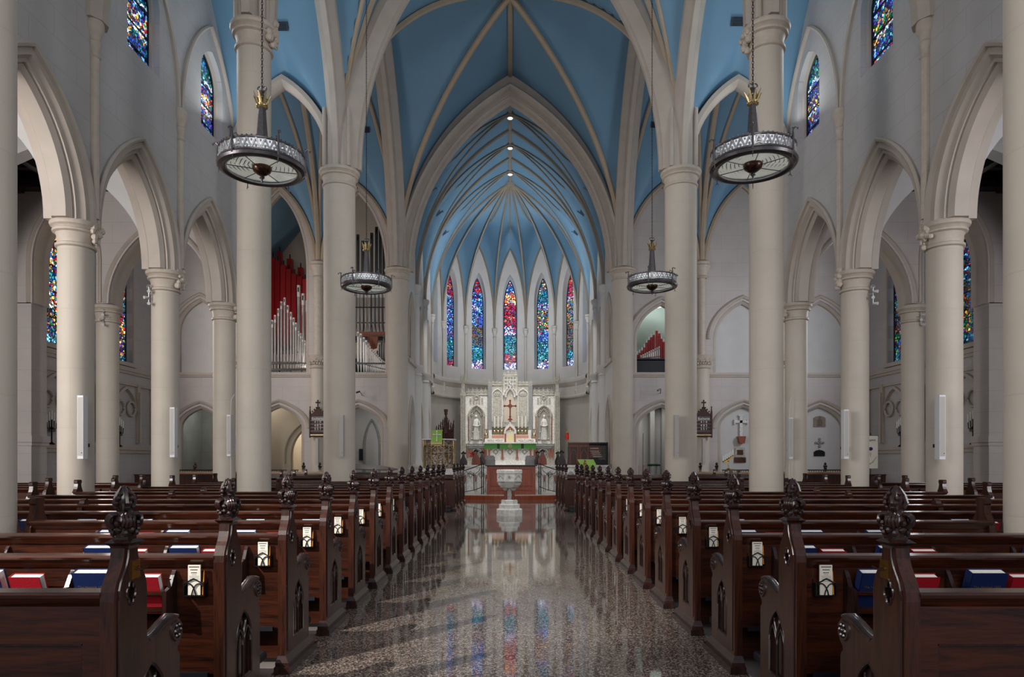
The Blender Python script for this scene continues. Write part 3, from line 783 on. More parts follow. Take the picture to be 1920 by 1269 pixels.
# ---- free-standing columns
def rosette(q, x, y, z, sx, sy, r=.12):
    """carved foliage boss"""
    rnd = random.Random(int(abs(x * 31 + y * 17)) + 5)
    for i in range(16):
        a = rnd.uniform(0, 6.28); b = rnd.uniform(0, r * 1.15)
        px, pz = b * cos(a), b * sin(a) * 1.35
        q.ball((x + sx * (.0 + rnd.uniform(0, .06)) + (-sy) * px, y + sy * rnd.uniform(0, .06) + sx * px, z + pz), rnd.uniform(.04, .075), 7, 5)
    for i in range(3):
        cz = z + (i - 1) * r * .8
        pts = [(x + sx * .06 - sy * (.055 * cos(a * .7)) , y + sy * .06 + sx * (.055 * cos(a * .7)), cz + .055 * sin(a * .7)) for a in range(0, 9)]
        q.tube(pts, .018, 5)
def column(x, y, r, cz, label, group, inward, seg=36, pier=None):
    th = thing('stone_column', (x, y, 0), label, 'column', group)
    q = MB(); q.lathe([(r + .14, 0), (r + .14, .16), (r + .1, .22), (r + .1, .3), (r + .03, .38), (r, .42), (r, cz - .36)], seg, (x, y, 0)); q.build('shaft', 'stone', th, (x, y, 0))
    q = MB(); k = r
    q.lathe([(k, cz - .4), (k + .035, cz - .38), (k + .035, cz - .34), (k + .005, cz - .32), (k + .01, cz - .2), (k + .03, cz - .15), (k + .075, cz - .13), (k + .08, cz - .1), (k + .045, cz - .08), (k + .07, cz - .05), (k + .105, cz - .03), (k + .12, cz + .01), (k + .105, cz + .05), (k + .05, cz + .065), (k + .0, cz + .07)], seg, (x, y, 0))
    q.build('capital', 'cap', th, (x, y, 0))
    if inward:
        q = MB(); rosette(q, x + inward[0] * (r + .04), y + inward[1] * (r + .04), cz - .13, *inward, r=.165); q.build('foliage_boss', 'cap', th, (x, y, 0))
    if pier:
        q = MB(); z0, z1 = cz + .08, pier; a = r * .88; ch = r * .42
        q.prism([(x - a, y - a + ch), (x - a + ch, y - a), (x + a - ch, y - a), (x + a, y - a + ch), (x + a, y + a - ch), (x + a - ch, y + a), (x - a + ch, y + a), (x - a, y + a - ch)], z0, z1, 'xy')
        for sx, sy in ((1, 1), (-1, 1), (1, -1), (-1, -1)): q.tube([(x + sx * a * .86, y + sy * a * .86, z0), (x + sx * a * .86, y + sy * a * .86, z1)], .06, 8)
        q.build('upper_pier', 'arch', th, (x, y, 0), smooth=False)
    return th
names = {5.75: 'foreground stone column cut off by the picture edge', 12.: 'tall stone column rising among the pews with a vertical speaker gap below its carved boss', 18.: 'tall thick stone column at the near corner of the crossing', 27.3: 'tall thick stone column beside the chancel steps'}
names[12.] = 'tall smooth stone column standing in the ninth pew row'
for s in (-1, 1):
    for y in NY:
        r = .285 if y < 13 else .41
        column(s * NX, y, r, 9.02, names[y] + ', %s of the aisle' % SIDE[s], 'tall nave columns', (-s, 0) if y < 13 else None, pier=(10.6 if y > 13 else 11.2))
    nm = {8.85: 'low arcade column outside the picture beside the %s wall', 11.95: 'low arcade column with foliage boss, nearest of the %s arcade', 15.05: 'low arcade column with foliage boss, middle one of the %s arcade', 18.15: 'low arcade column at the far end of the %s arcade'}
    for y in OY[1:]:
        column(s * OX, y, .28, 5.56, nm[y] % SIDE[s], 'low arcade columns', (-s, 0), pier=None)
    column(s * 10.7, 18.15, .27, 5.5, 'pale column at the far side of the %s aisle before the transept window' % SIDE[s], 'transept arcade columns', None)
    q = MB(); q.lathe([(.33, 5.3), (.33, 5.72)], 20, (s * 12.3, 18.15, 0))
# ================================================================== STAINED GLASS
WN = [0]
def pane(m, cc, h, sl, sp, ri, d, mat, org, parent_bars=True, bars=(), frame=.03, nm='window'):
    WN[0] += 1
    o = bpy.data.objects.new('window_%d' % WN[0], None); COL.objects.link(o); o.location = org; struct(o)
    L = archoutline(cc, h, sl, sp, ri, 10)
    q = MB(); n = len(L)
    vs = [m(u, z, d) for u, z in L] + [m(u, z, d + .012) for u, z in L]
    q.add(vs, [tuple(range(n)), tuple(range(n, 2 * n))[::-1]] + [(i, (i + 1) % n, n + (i + 1) % n, n + i) for i in range(n)])
    g_ = q.build('stained_glass', mat, o, org, smooth=False)
    q = MB()
    q.tube([m(u, z, d - .02) for u, z in L], frame, 5, closed=True)
    for zz in bars:
        t = 0 if zz < sp else None
        hw = h
        if zz > sp:
            for u, z in L:
                if z >= zz and u < cc: hw = cc - u; break
        q.tube([m(cc - hw, zz, d - .015), m(cc + hw, zz, d - .015)], .018, 4)
    q.build('window_frame', 'lead', o, org)
    return o
# apse lancets
gm = {
 0: [(0, PALE), (.45, REDS), (.95, GREENB), (2.1, PALE), (2.6, REDS), (4.0, GOLD), (4.6, BLUES), (5.0, PALE)],
 -1: [(0, PALE), (.5, GREENB), (1.4, BROWNJ), (2.6, BLUES), (3.6, PALE), (3.75, BLUES), (4.5, REDS)],
 1: [(0, PALE), (.5, GREENB), (1.6, BLUES), (2.3, JEWEL), (3.5, BLUES), (3.7, PALE), (3.85, GREENB), (4.6, JEWEL)],
 -2: [(0, REDS), (.5, GREENB), (1.6, BLUES), (3.9, PALE), (4.05, REDS)],
 2: [(0, PALE), (.4, GREENB), (.9, BROWNJ), (2.6, JEWEL), (3.8, PALE), (4.0, REDS)],
 -3: [(0, BLUES), (2.5, GREENB)], 3: [(0, BLUES), (2.5, GREENB)]}
for k in range(-3, 4):
    a = k * AL; org = ((AW + .28) * sin(a), AY + (AW + .28) * cos(a), 6.8)
    mat = glass('lancet glass', k + 11, gm[k], scale=17., strength=3.9)
    pane(ma, k * AL * AW, .35, 6.82, 10.4, 1.75, .28, mat, org, bars=(7.3, 8.4, 9.2, 10.1, 11.0))
    WO = bpy.data.objects['window_%d' % WN[0]]
# clerestory
for s in (-1, 1):
    for i, c_ in enumerate((13.62, 16.72, 10.52)):
        mat = glass('clerestory glass', 20 + i + s * 5, [(0, PALE), (.14, BLUES), (.5, JEWEL), (.62, [c(200, 215, 235), c(160, 190, 220)]), (.7, WARMJ if s < 0 else JEWEL), (1.0, BLUES), (1.25, [c(200, 215, 235), c(160, 190, 220)]), (1.33, GREENB)], scale=17., strength=2.6)
        pane(mapX(s * WX, s), c_, .56, 9.5, 10.75, .66, .24, mat, (s * (WX + .24), c_, 9.5), bars=(9.75, 10.2, 10.7))
    for i, (c_, h) in enumerate(((20.9, .5), (24.75, .44))):
        mat = glass('transept glass', 33 + i + s * 5, [(0, GREENB), (.25, JEWEL), (.95, [c(10, 12, 20)]), (1.0, WARMJ if s < 0 else BROWNJ), (1.9, GREENB), (2.2, WARMJ if s < 0 else BLUES), (3.0, JEWEL)], scale=12., strength=2.6 if s < 0 else 1.3)
        pane(mapX(s * TX, s), c_, h, 5.1, 8.5, 1.05, .2, mat, (s * (TX + .2), c_, 5.1), bars=(5.9, 6.7, 7.5, 8.3, 9.0))

# ================================================================== PEWS
def fill_poly(outer, holes, x0, x1):
    """flat board with holes, outline in y-z, thickness along x"""
    q = MB()
    for x in (x0, x1):
        bm = bmesh.new(); es = []
        for L in [outer] + holes:
            vv = [bm.verts.new((x, u, w)) for u, w in L]
            for i in range(len(vv)): es.append(bm.edges.new((vv[i], vv[(i + 1) % len(vv)])))
        bmesh.ops.triangle_fill(bm, use_beauty=True, use_dissolve=False, edges=es)
        q.bm(bm)
    for L in [outer] + holes:
        n = len(L); q.add([(x0, u, w) for u, w in L] + [(x1, u, w) for u, w in L], [(i, (i + 1) % n, n + (i + 1) % n, n + i) for i in range(n)])
    return q
def bez(p0, p1, p2, p3, n=7):
    return [tuple((1 - t) ** 3 * a + 3 * (1 - t) ** 2 * t * b + 3 * (1 - t) * t * t * c_ + t ** 3 * d for a, b, c_, d in zip(p0, p1, p2, p3)) for t in [i / n for i in range(n + 1)]]
def quatre(cy, cz, ry, rz, n=5):
    L = []
    for k in range(4):
        a0 = k * pi / 2 + pi / 4
        cy_, cz_ = cy + ry * .5 * cos(k * pi / 2 + pi / 2), cz + rz * .5 * sin(k * pi / 2 + pi / 2)
        for i in range(n + 1):
            a = k * pi / 2 + pi / 2 - 1.9 + 3.8 * i / n * .95
            L.append((cy_ + ry * .5 * cos(a), cz_ + rz * .5 * sin(a)))
    return L
neckL = bez((-.125, .93), (-.125, 1.03), (-.05, 1.03), (-.05, 1.135))
neckR = bez((.05, 1.135), (.05, 1.03), (.125, 1.03), (.125, .93))
armp = [(.125, .73)] + bez((.125, .73), (.14, .69), (.2, .70), (.30, .735), 5)[1:] + [(.345, .757), (.385, .755), (.42, .735), (.44, .70), (.44, .665), (.425, .635), (.40, .615), (.395, .595), (.415, .575), (.42, .56), (.42, .11)]
PANEL = [(-.125, .11)] + neckL + neckR + armp
ARCHH = archoutline(.165, .125, .20, .42, .19, 6)
QH = quatre(.0, .945, .035, .052)
def off(L, c_, k): return [(c_[0] + (y - c_[0]) * k, c_[1] + (z - c_[1]) * k) for y, z in L]

def finial_mesh():
    q = MB()
    for z0, z1, r0, r1 in ((1.13, 1.142, .052, .056), (1.142, 1.156, .056, .078), (1.156, 1.168, .078, .054), (1.168, 1.182, .046, .046)):
        q.lathe([(r0, z0), (r1, z1)], 4, (0, 0, 0), a0=pi / 4)
    q.lathe([(.040, 1.18), (.042, 1.195), (.046, 1.225), (.046, 1.25), (.036, 1.275), (.022, 1.29), (.028, 1.31), (.032, 1.33), (.026, 1.355), (.014, 1.376), (.006, 1.39), (0, 1.394)], 14, (0, 0, 0))
    for k in range(4):       # ridged volutes
        a = k * pi / 2 + pi / 4
        for dr, R_, rad in ((-.018, .021, .009), (-.006, .025, .009), (.006, .025, .009), (.018, .021, .009)):
            bx, by = .040 * cos(a) - dr * sin(a), .040 * sin(a) + dr * cos(a)
            q.tube([(bx + R_ * cos(b) * cos(a), by + R_ * cos(b) * sin(a), 1.247 + R_ * sin(b) * 1.15) for b in [2 * pi * i / 10 for i in range(10)]], rad, 5, True)
        q.ball((.052 * cos(a + .8), .052 * sin(a + .8), 1.236), .014, 6, 4)
        for zz, rr, sz in ((1.30, .030, .012), (1.318, .036, .013), (1.338, .036, .012), (1.357, .027, .010)):
            q.ball((rr * cos(a + (zz - 1.3) * 14), rr * sin(a + (zz - 1.3) * 14), zz), sz, 6, 4)
        q.tube([(.02 * cos(a), .02 * sin(a), 1.285), (.040 * cos(a), .040 * sin(a), 1.32), (.030 * cos(a), .030 * sin(a), 1.352), (.012 * cos(a), .012 * sin(a), 1.388)], [.009, .010, .009, .003], 5)
    for i in range(12):
        a = i * 2 * pi / 12; q.ball((.047 * cos(a), .047 * sin(a), 1.196 + .012 * (i % 2)), .014, 6, 4)
    return q
FIN = finial_mesh()
def place(q, dx, dy=0., sx=1):
    r = MB(); r.v = [(x * sx + dx, y + dy, z) for x, y, z in q.v]; r.f = list(q.f); return r
def bead(pts, r=.006): q = MB(); q.tube(pts, r, 5); return q

def make_end(parent, s, xc, detailed=True):
    """carved aisle end; s = side; aisle face looks towards -s"""
    xa, xb = xc - s * .028, xc + s * .028       # xa: aisle face
    p = fill_poly(PANEL, [QH, ARCHH], *sorted((xa, xb))).build('end_panel', 'wood_z', parent, smooth=False)
    place(FIN, xc).build('finial', 'wood_dk', p)
    q = MB(); q.prism(off(QH, (0, .945), 1.12), xc - .006, xc + .006, 'yz')
    q.build('recessed_panel', 'wood_dk', p, smooth=False)
    q = MB(); q.prism(off(ARCHH, (.165, .4), 1.04), xc - .005, xc + .005, 'yz'); q.build('recessed_panel', 'wood_dk', p, smooth=False)
    q = MB()
    for f in (xa,):
        x = f + s * .006
        q.tube([(x, u, w) for u, w in off(ARCHH, (.165, .4), .97)], .009, 5, True)
        q.tube([(x, .165, .205), (x, .165, .44)], .010, 5)
        for yc in (.105, .225): q.tube([(x, u, w) for u, w in archpts(yc, .056, .40, .10, 5)], .008, 5)
        q.tube([(x, u, w) for u, w in bez((.165, .44), (.165, .5), (.11, .53), (.13, .55), 5)], .007, 5)
        q.tube([(x, u, w) for u, w in bez((.165, .44), (.165, .5), (.22, .53), (.20, .55), 5)], .007, 5)
        q.box(*sorted((f + s * .004, f + s * .02)), .045, .285, .2, .215)
        q.tube([(f, u, w) for u, w in QH], .006, 5, True)
        q.tube([(f - s * .002, u + .03, w) for u, w in [(-.125, .14)] + neckL], .0055, 5)
    q.build('tracery', 'wood_dk', p)
    q = MB(); f = xa
    q.torus((f - s * .0, .385, .69), .042, .010, 18, 6, 'x'); q.ball((f, .385, .69), .02, 8, 6)
    for k in range(6): q.ball((f - s * .004, .385 + .027 * cos(k * pi / 3), .69 + .027 * sin(k * pi / 3)), .011, 6, 4)
    q.tube([(xc, u, w) for u, w in [(.15, .705), (.20, .712), (.30, .745), (.36, .764), (.41, .752)]], .032, 8, flat=.45)
    q.build('arm_scroll', 'wood_dk', p)
    q = MB(); a, b = sorted((xc - s * .075, xc + s * .035))
    q.box(a, b, -.19, .50, 0, .05)
    a2, b2 = sorted((xc - s * .058, xc + s * .034)); q.box(a2, b2, -.165, .475, .05, .075)
    ins = .025
    q.add([(a2, -.165, .075), (b2, -.165, .075), (b2, .475, .075), (a2, .475, .075), (xc - .028, -.13, .115), (xc + .028, -.13, .115), (xc + .028, .43, .115), (xc - .028, .43, .115)], [(0, 1, 5, 4), (1, 2, 6, 5), (2, 3, 7, 6), (3, 0, 4, 7), (4, 5, 6, 7)])
    q.build('plinth', 'wood_dk', p, smooth=False)
    return p
PL = [(-.125, 0)] + [(-.125, .86)] + bez((-.125, .86), (-.125, .98), (-.045, .99), (-.045, 1.10), 6) + [(-.06, 1.115), (-.06, 1.15), (-.04, 1.165), (.04, 1.165), (.06, 1.15), (.06, 1.115)] + bez((.045, 1.10), (.045, .99), (.125, .98), (.125, .86), 6) + [(.125, .7), (.40, .7), (.42, .67), (.40, .62), (.40, 0)]
def make_plain(parent, x, name='outer_end'):
    q = MB(); q.prism(PL, x - .03, x + .03, 'yz'); return q.build(name, 'wood_z', parent, smooth=False)

def make_back(parent, s, x0, x1, panelled=False, rack=True, holder=True):
    a, b = sorted((s * x0, s * x1))
    q = MB()      # moulded capping rail
    sec = [(-.125, .945), (-.13, .958), (-.12, .968), (-.06, .974), (-.045, .965), (-.045, .93), (-.065, .90), (-.095, .90), (-.11, .925)]
    q.prism(sec, a, b, 'yz'); q.build('top_rail', 'wood_x', parent, smooth=False)
    q = MB()
    q.add([(a, -.085, .91), (b, -.085, .91), (b, -.075, .30), (a, -.075, .30), (a, -.055, .91), (b, -.055, .91), (b, -.02, .30), (a, -.02, .30)], [(0, 1, 2, 3), (4, 7, 6, 5), (0, 4, 5, 1), (3, 2, 6, 7), (0, 3, 7, 4), (1, 5, 6, 2)])
    bk = q.build('backrest', 'wood_x', parent, smooth=False)
    if panelled:
        q = MB(); q.box(a, b, -.115, -.075, .76, .91); q.box(a, b, -.115, -.075, .02, .14)
        q.box(a, b, -.075, -.05, .02, .32)
        n = 7; w = (b - a) / n
        for i in range(n + 1):
            xx = a + i * w; q.box(max(a, xx - .075), min(b, xx + .075), -.116, -.075, .14, .76)
        q.build('back_frame', 'wood_x', bk, smooth=False)
        q = MB()
        for i in range(n):
            xx = a + i * w + .075; x2 = a + (i + 1) * w - .075
            for r_ in (((xx, .14), (x2, .14)), ((xx, .76), (x2, .76)), ((xx, .14), (xx, .76)), ((x2, .14), (x2, .76))):
                q.tube([(r_[0][0], -.1, r_[0][1]), (r_[1][0], -.1, r_[1][1])], .012, 4)
        q.build('panel_moulding', 'wood_dk', bk)
    q = MB(); q.box(a, b, -.03, .36, .40, .435); q.box(a, b, .33, .355, .34, .40); q.box(a, b, .05, .08, .05, .40); q.build('seat', 'wood_x', parent, smooth=False)
    q = MB(); q.bbox(a + .04, b - .04, -.40, -.22, .12, .18, .012); q.box(a + .05, b - .05, -.38, -.36, .03, .12)
    q.box(a + .05, b - .05, -.09, -.055, .28, .31)
    k_ = q.build('kneeler', 'kneeler', parent, smooth=False)
    if rack:
        nb = int((x1 - .03 - x0 - .232) / .5644)
        ra, rb_ = sorted((s * (x0 + .232), s * (x0 + .232 + .5644 * nb)))
        q = MB(); q.box(ra, rb_, -.20, -.08, .665, .68); q.box(ra, rb_, -.205, -.195, .675, .70); q.box(ra, rb_, -.205, -.195, .765, .785)
        rk = q.build('book_rack', 'wood_x', parent, smooth=False)
        n = nb; 
        for i in range(n + 1):
            xx = ra + (rb_ - ra) * i / n
            q = MB(); q.prism([(-.08, .60), (-.08, .87), (-.095, .885), (-.115, .86), (-.15, .80), (-.205, .785), (-.21, .665), (-.15, .64), (-.1, .60)], xx - .011, xx + .011, 'yz'); q.build('rack_bracket', 'wood_dk', rk, smooth=False)
    if holder:
        x = s * (x0 + .105)
        q = MB(); z0, z1 = .745, .835
        q.box(x - .055, x + .055, -.135, -.085, z0, z0 + .006)
        for xx in (x - .055, x + .055): q.tube([(xx, -.135, z0), (xx, -.135, z1 - .01)], .0035, 5); q.tube([(xx, -.085, z0), (xx, -.085, z1)], .0035, 5); q.box(xx - .002, xx + .002, -.135, -.085, z0, z1 - .02)
        for sx in (-1, 1):
            q.tube([(x + sx * u, -.136, w) for u, w in bez((.05, z0 + .06), (.03, z0 + .085), (-.0, z0 + .07), (-.012, z0 + .005), 7)], .0035, 5)
            q.tube([(x + sx * u, -.136, w) for u, w in bez((.055, z1 - .02), (.03, z1 - .01), (.02, z1), (.0, z1 + .008), 5)], .004, 5)
        q.build('card_holder', 'iron', bk)
        return x
ORD = ['front', 'second', 'third', 'fourth', 'fifth', 'sixth', 'seventh', 'eighth', 'ninth', 'tenth', 'eleventh', 'twelfth', 'thirteenth', 'fourteenth']
ORD[0] = 'nearest'
X0 = 1.61
YR = [2.85 + 1.045 * n for n in range(14)]
def base_pew(s, x1, panelled=False, rack=True, holder=True, divider=False, carved=True, x0=X0, name='church_pew'):
    th = thing(name, (0, 0, 0), 'x x x x', 'pew')
    if carved: make_end(th, s, s * x0)
    else: make_plain(th, s * x0)
    make_back(th, s, x0 + .028, x1, panelled, rack, holder)
    make_plain(th, s * (x1 + .0))
    if divider:
        q = MB(); q.prism([(-.12, .40), (-.12, .97)] + [(-.03 + .05 * cos(a), .985 + .05 * sin(a)) for a in [pi - pi * i / 8 for i in range(9)]] + [(.06, .70), (.36, .68), (.36, .02), (-.06, .02)], s * 5.02 - .03, s * 5.02 + .03, 'yz'); q.build('divider', 'wood_z', th, smooth=False)
    return th
def plabel(s, n, extra=''):
    return 'dark oak pew with carved finial, %s row %s of the aisle%s' % (ORD[n], SIDE[s], extra)
PEWS = {}
for s in (-1, 1):
    A = base_pew(s, 7.1, panelled=True, rack=False, holder=False); A.location = (0, YR[0], 0); PEWS[s, 0] = A
    tag(A, 'dark oak pew with framed panel back and brass plate, nearest row %s of the aisle' % SIDE[s], 'pew', 'pews of the main floor')
    q = MB(); x = s * (X0 - .031)
    q.box(x - .002, x + .002, .0, .062, 1.0, 1.075)
    pl = q.build('brass_plate', 'brass', A, smooth=False); 
    q = MB(); q.tube([(x, .03, 1.035), (x - s * .02, .05, 1.035), (x - s * .022, .085, 1.04)], .005, 6); q.build('hook', 'bronze', pl)
    B = base_pew(s, 7.1); C_ = base_pew(s, 4.15); D = base_pew(s, 7.1, divider=True)
    used = {id(B): 0, id(C_): 0, id(D): 0}
    for n in range(1, 14):
        src = C_ if n in (3, 9) else (D if n in (5, 6, 7, 8) else B)
        lab = 'dark oak pew with carved finial, %s row %s of the aisle' % (ORD[n], SIDE[s])
        if n in (3, 9): lab = 'short dark oak pew stopping at the column, %s row %s of the aisle' % (ORD[n], SIDE[s])
        if not used[id(src)]: o = src; used[id(src)] = 1; o.location = (0, YR[n], 0)
        else: o = dup(src, (0, YR[n], 0))
        tag(o, lab, 'pew', 'pews of the main floor'); PEWS[s, n] = o
    # short outer stubs beyond the column
    E = base_pew(s, 7.1, rack=False, holder=False, carved=False, x0=4.95, name='short_pew'); E.location = (0, YR[9], 0)
    tag(E, 'short plain-ended pew between the tall column and the %s arcade, tenth row' % SIDE[s], 'pew', 'pews of the main floor')
    E2 = dup(E, (0, YR[3], 0)); tag(E2, 'short plain-ended pew beyond the foreground column on the %s, fourth row' % SIDE[s], 'pew', 'pews of the main floor')
    # side aisle block
    F = base_pew(s, 12.7, rack=True, holder=False, carved=False, x0=8.35, name='aisle_pew')
    for i, n in enumerate(range(6, 13)):
        o = F if i == 0 else dup(F)
        o.location = (0, YR[n] + .1, 0)
        tag(o, 'plain-ended pew in the %s side aisle, level with the %s main row' % (SIDE[s], ORD[n]), 'pew', 'pews of the side aisles')
    # crossing pews
    G_ = base_pew(s, 7.0, panelled=False, rack=False, holder=False)
    for i, y in enumerate((19.7, 20.9, 22.15, 23.4)):
        if i == 0: o = G_
        else: o = dup(G_)
        o.location = (0, y, 0)
        tag(o, 'dark pew with carved finial in the crossing, %s of four %s of the aisle' % (('nearest', 'second', 'third', 'farthest')[i], SIDE[s]), 'pew', 'pews of the crossing')
    # a panelled back and a paper notice on the first crossing pew
    q = MB(); q.box(*sorted((s * 1.64, s * 7.0)), -.12, -.09, .05, .9); q.build('back_boarding', 'wood_z', G_, smooth=False)
    x = s * 2.0
    q = MB(); q.box(x - .12, x + .12, 19.7 - .135, 19.7 - .122, .60, .80); 
    # transept pews with light rail
    T = thing('transept_pew', (s * 8.5, 24.9, 0), 'light-topped oak pew across the %s transept' % SIDE[s], 'pew', 'pews of the transepts')
    a, b = sorted((s * 6.8, s * 12.6))
    q = MB(); q.box(a, b, 24.86, 24.98, .97, 1.02); q.box(a, b, 24.82, 25.02, 1.02, 1.05); q.build('top_rail', 'wood_lt', T, (s * 8.5, 24.9, 0), smooth=False)
    q = MB(); q.box(a, b, 24.9, 24.95, .1, .97); q.build('front_board', 'wood_z', T, (s * 8.5, 24.9, 0), smooth=False)
    for xx in (7.0, 7.6, 9.75, 10.6, 11.6, 12.4):
        e = MB(); e.prism([(-.12, 0), (-.12, .9), (-.04, 1.0), (-.04, 1.13), (.04, 1.13), (.04, 1.0), (.12, .9), (.12, 0)], 25.1, 25.16, 'xz'); 
        e.v = [(px + s * xx, py, pz) for px, py, pz in e.v]
        eo = e.build('end_panel', 'wood_z', T, (s * 8.5, 24.9, 0), smooth=False)
        e = MB(); e.v = [(px + s * xx, py + 25.13, pz) for px, py, pz in FIN.v]; e.f = list(FIN.f); e.build('finial', 'wood_dk', eo, (s * 8.5, 24.9, 0))
    a, b = sorted((s * 7.4, s * 12.6))
    q = MB(); q.box(a, b, 22.9, 22.95, .1, .96); q.box(a, b, 22.86, 22.98, .96, 1.0)
    T2 = thing('transept_pew', (s * 8.5, 22.9, 0), 'darker oak pew across the %s transept, nearer than the light-topped one' % SIDE[s], 'pew', 'pews of the transepts')
    q.build('back_board', 'wood_z', T2, (s * 8.5, 22.9, 0), smooth=False)
    for xx in (7.45, 8.6, 9.9):
        e = MB(); e.prism([(u * .8, w) for u, w in PL if u < .13][:99], 22.9, 22.96, 'xz'); 
        e = MB(); e.prism([(-.13, 0), (-.13, .85), (-.05, 1.0), (-.05, 1.1), (-.075, 1.14), (-.06, 1.17), (.06, 1.17), (.075, 1.14), (.05, 1.1), (.05, 1.0), (.13, .85), (.13, 0)], 22.99, 23.05, 'xz'); e.v = [(px + s * xx, py, pz) for px, py, pz in e.v]
        e.build('end_panel', 'wood_z', T2, (s * 8.5, 22.9, 0), smooth=False)
    # baluster rails in front of the radiators along the east wall
    for j, (x0_, x1_) in enumerate(((8.3, 9.6), (11.4, 13.2))):
        R_ = thing('baluster_rail', (s * (x0_ + x1_) / 2, 26.7, 0), 'baluster radiator cover against the %s transept wall, %s the corner' % (SIDE[s], ('away from', 'near')[j]), 'radiator cover', 'baluster covers')
        og = (s * (x0_ + x1_) / 2, 26.7, 0); a, b = sorted((s * x0_, s * x1_))
        q = MB(); q.box(a, b, 26.6, 26.8, 1.06, 1.1); q.box(a, b, 26.62, 26.78, .1, .14); q.build('rail', 'wood_dk', R_, og, smooth=False)
        q = MB(); n = int((b - a) / .09)
        for i in range(n + 1): q.lathe([(.015, .14), (.024, .5), (.012, .7), (.024, .9), (.012, 1.06)], 6, (a + .02 + (b - a - .04) * i / n, 26.7, 0))
        q.build('balusters', 'wood_dk', R_, og)

# ---- leaflets and pencils in the holders
from math import floor
def leaflet(x, y, z, label, group, pencil=True, s=1):
    th = thing('leaflet', (x, y, z), label, 'leaflet', group)
    q = MB(); q.add([(-.034, 0, 0), (.034, 0, 0), (.034, 0, .165), (-.034, 0, .165), (-.034, .01, 0), (.034, .01, 0), (.034, .01, .165), (-.034, .01, .165)], [(0, 1, 2, 3), (4, 7, 6, 5), (3, 2, 6, 7), (0, 3, 7, 4), (1, 5, 6, 2)])
    q.build('sheet', 'paper', th, smooth=False)
    q = MB()
    for zz, w, h in ((.163, .028, .006), (.147, .02, .005), (.131, .016, .005), (.12, .013, .0012), (.112, .028, .0012), (.104, .026, .0012), (.096, .028, .0012), (.084, .02, .0012)):
        yy = -.0006; zz -= .008
        n = 1 if h < .003 else int(w * 2 / .007)
        for i in range(n):      # tiny dashes reading as printed words
            a = -w + 2 * w * i / n; b = a + 2 * w / n * (.78 if n > 1 else 1)
            q.add([(a, yy - .0004, zz - h / 2), (b, yy - .0004, zz - h / 2), (b, yy, zz + h / 2), (a, yy, zz + h / 2)], [(0, 1, 2, 3)])
    q.build('printed_lines', 'ink', th, smooth=False)
    return th
def pencil(x, y, z, label, group):
    q = MB(); q.lathe([(.0042, 0), (.0042, .12), (.001, .135)], 6, (0, 0, 0)); o = q.build('pencil', 'orange'); o.location = (x, y, z); o.rotation_euler = (radians(-6), 0, 0)
    return tag(o, label, 'pencil', group)
LF = {}
for s in (-1, 1):
    for n in range(1, 14):
        x = s * (X0 + .028 + .105); y = YR[n] - .130; z = .752
        lab = 'cream printed leaflet in the wire holder of the %s pew %s of the aisle' % (ORD[n], SIDE[s])
        if not LF: o = leaflet(x, y, z, lab, 'leaflets in the pew holders'); LF[0] = o
        else: o = dup(LF[0], (x, y, z)); o['label'] = lab
        if n < 7:
            lab = 'orange pencil beside the leaflet of the %s pew %s of the aisle' % (ORD[n], SIDE[s])
            if 1 not in LF: LF[1] = pencil(x + .046, y + .006, z, lab, 'pencils in the pew holders')
            else:
                o = LF[1].copy(); COL.objects.link(o); o.location = (x + .046 + random.uniform(-.004, .002), y + .006, z + random.uniform(0, .01)); o['label'] = lab
# ---- hymnals and prayer books
def book(col, w, h, t, rest):
    nm = 'hymnal' if col == 'bluecloth' else 'prayer_book'
    th = thing(nm, (0, 0, 0), 'x x x x', 'book')
    q = MB(); e = .004
    q.box(-w / 2, w / 2, 0, e, 0, h); q.box(-w / 2, w / 2, t - e, t, 0, h); q.box(-w / 2, -w / 2 + e, 0, t, 0, h)
    q.build('cover', col, th, smooth=False)
    q = MB(); q.box(-w / 2 + e, w / 2 - .006, e, t - e, .005, h - .006); q.build('page_block', 'page', th, smooth=False)
    return th
def text_obj(name, s, size, mat, parent=None, loc=(0, 0, 0), rot=(pi / 2, 0, 0), align='CENTER', depth=.0008):
    cu = bpy.data.curves.new(name, 'FONT'); cu.body = s; cu.size = size; cu.align_x = align; cu.align_y = 'CENTER'; cu.extrude = depth
    t = bpy.data.objects.new(name, cu); COL.objects.link(t); bpy.context.view_layer.update()
    me = bpy.data.meshes.new_from_object(t.evaluated_get(bpy.context.evaluated_depsgraph_get())); bpy.data.objects.remove(t)
    o = bpy.data.objects.new(name, me); COL.objects.link(o); me.materials.append(M[mat]) if not me.materials else None
    me.materials.clear(); me.materials.append(M[mat])
    o.parent = parent; o.location = loc; o.rotation_euler = rot; return o
BB = book('bluecloth', .195, .215, .056, 0); text_obj('cover_title', 'The Hymnal 1982', .021, 'goldleaf', BB, (0, -.001, .13))
RB = book('redcloth', .17, .19, .05, 0)
q = MB(); q.box(-.001, .001, -.0008, 0, .09, .13); q.box(-.008, .008, -.0008, 0, .112, .1145); q.build('stamped_cross', 'goldleaf', RB, smooth=False)
first = {'b': True, 'r': True}
BK = []   # (side, row, |x|, kind)
BK += [(-1, 1, 2.27, 'b'), (-1, 1, 2.63, 'r'), (-1, 1, 2.86, 'b'), (-1, 1, 1.99, 'r')]
BK += [(1, 1, 2.24, 'r'), (1, 1, 2.59, 'b'), (1, 1, 2.80, 'r'), (1, 1, 1.995, 'b')]
BK += [(-1, 2, 2.27, 'b'), (-1, 2, 2.06, 'r'), (-1, 2, 2.86, 'b'), (-1, 2, 2.62, 'r'), (-1, 2, 3.5, 'b')]
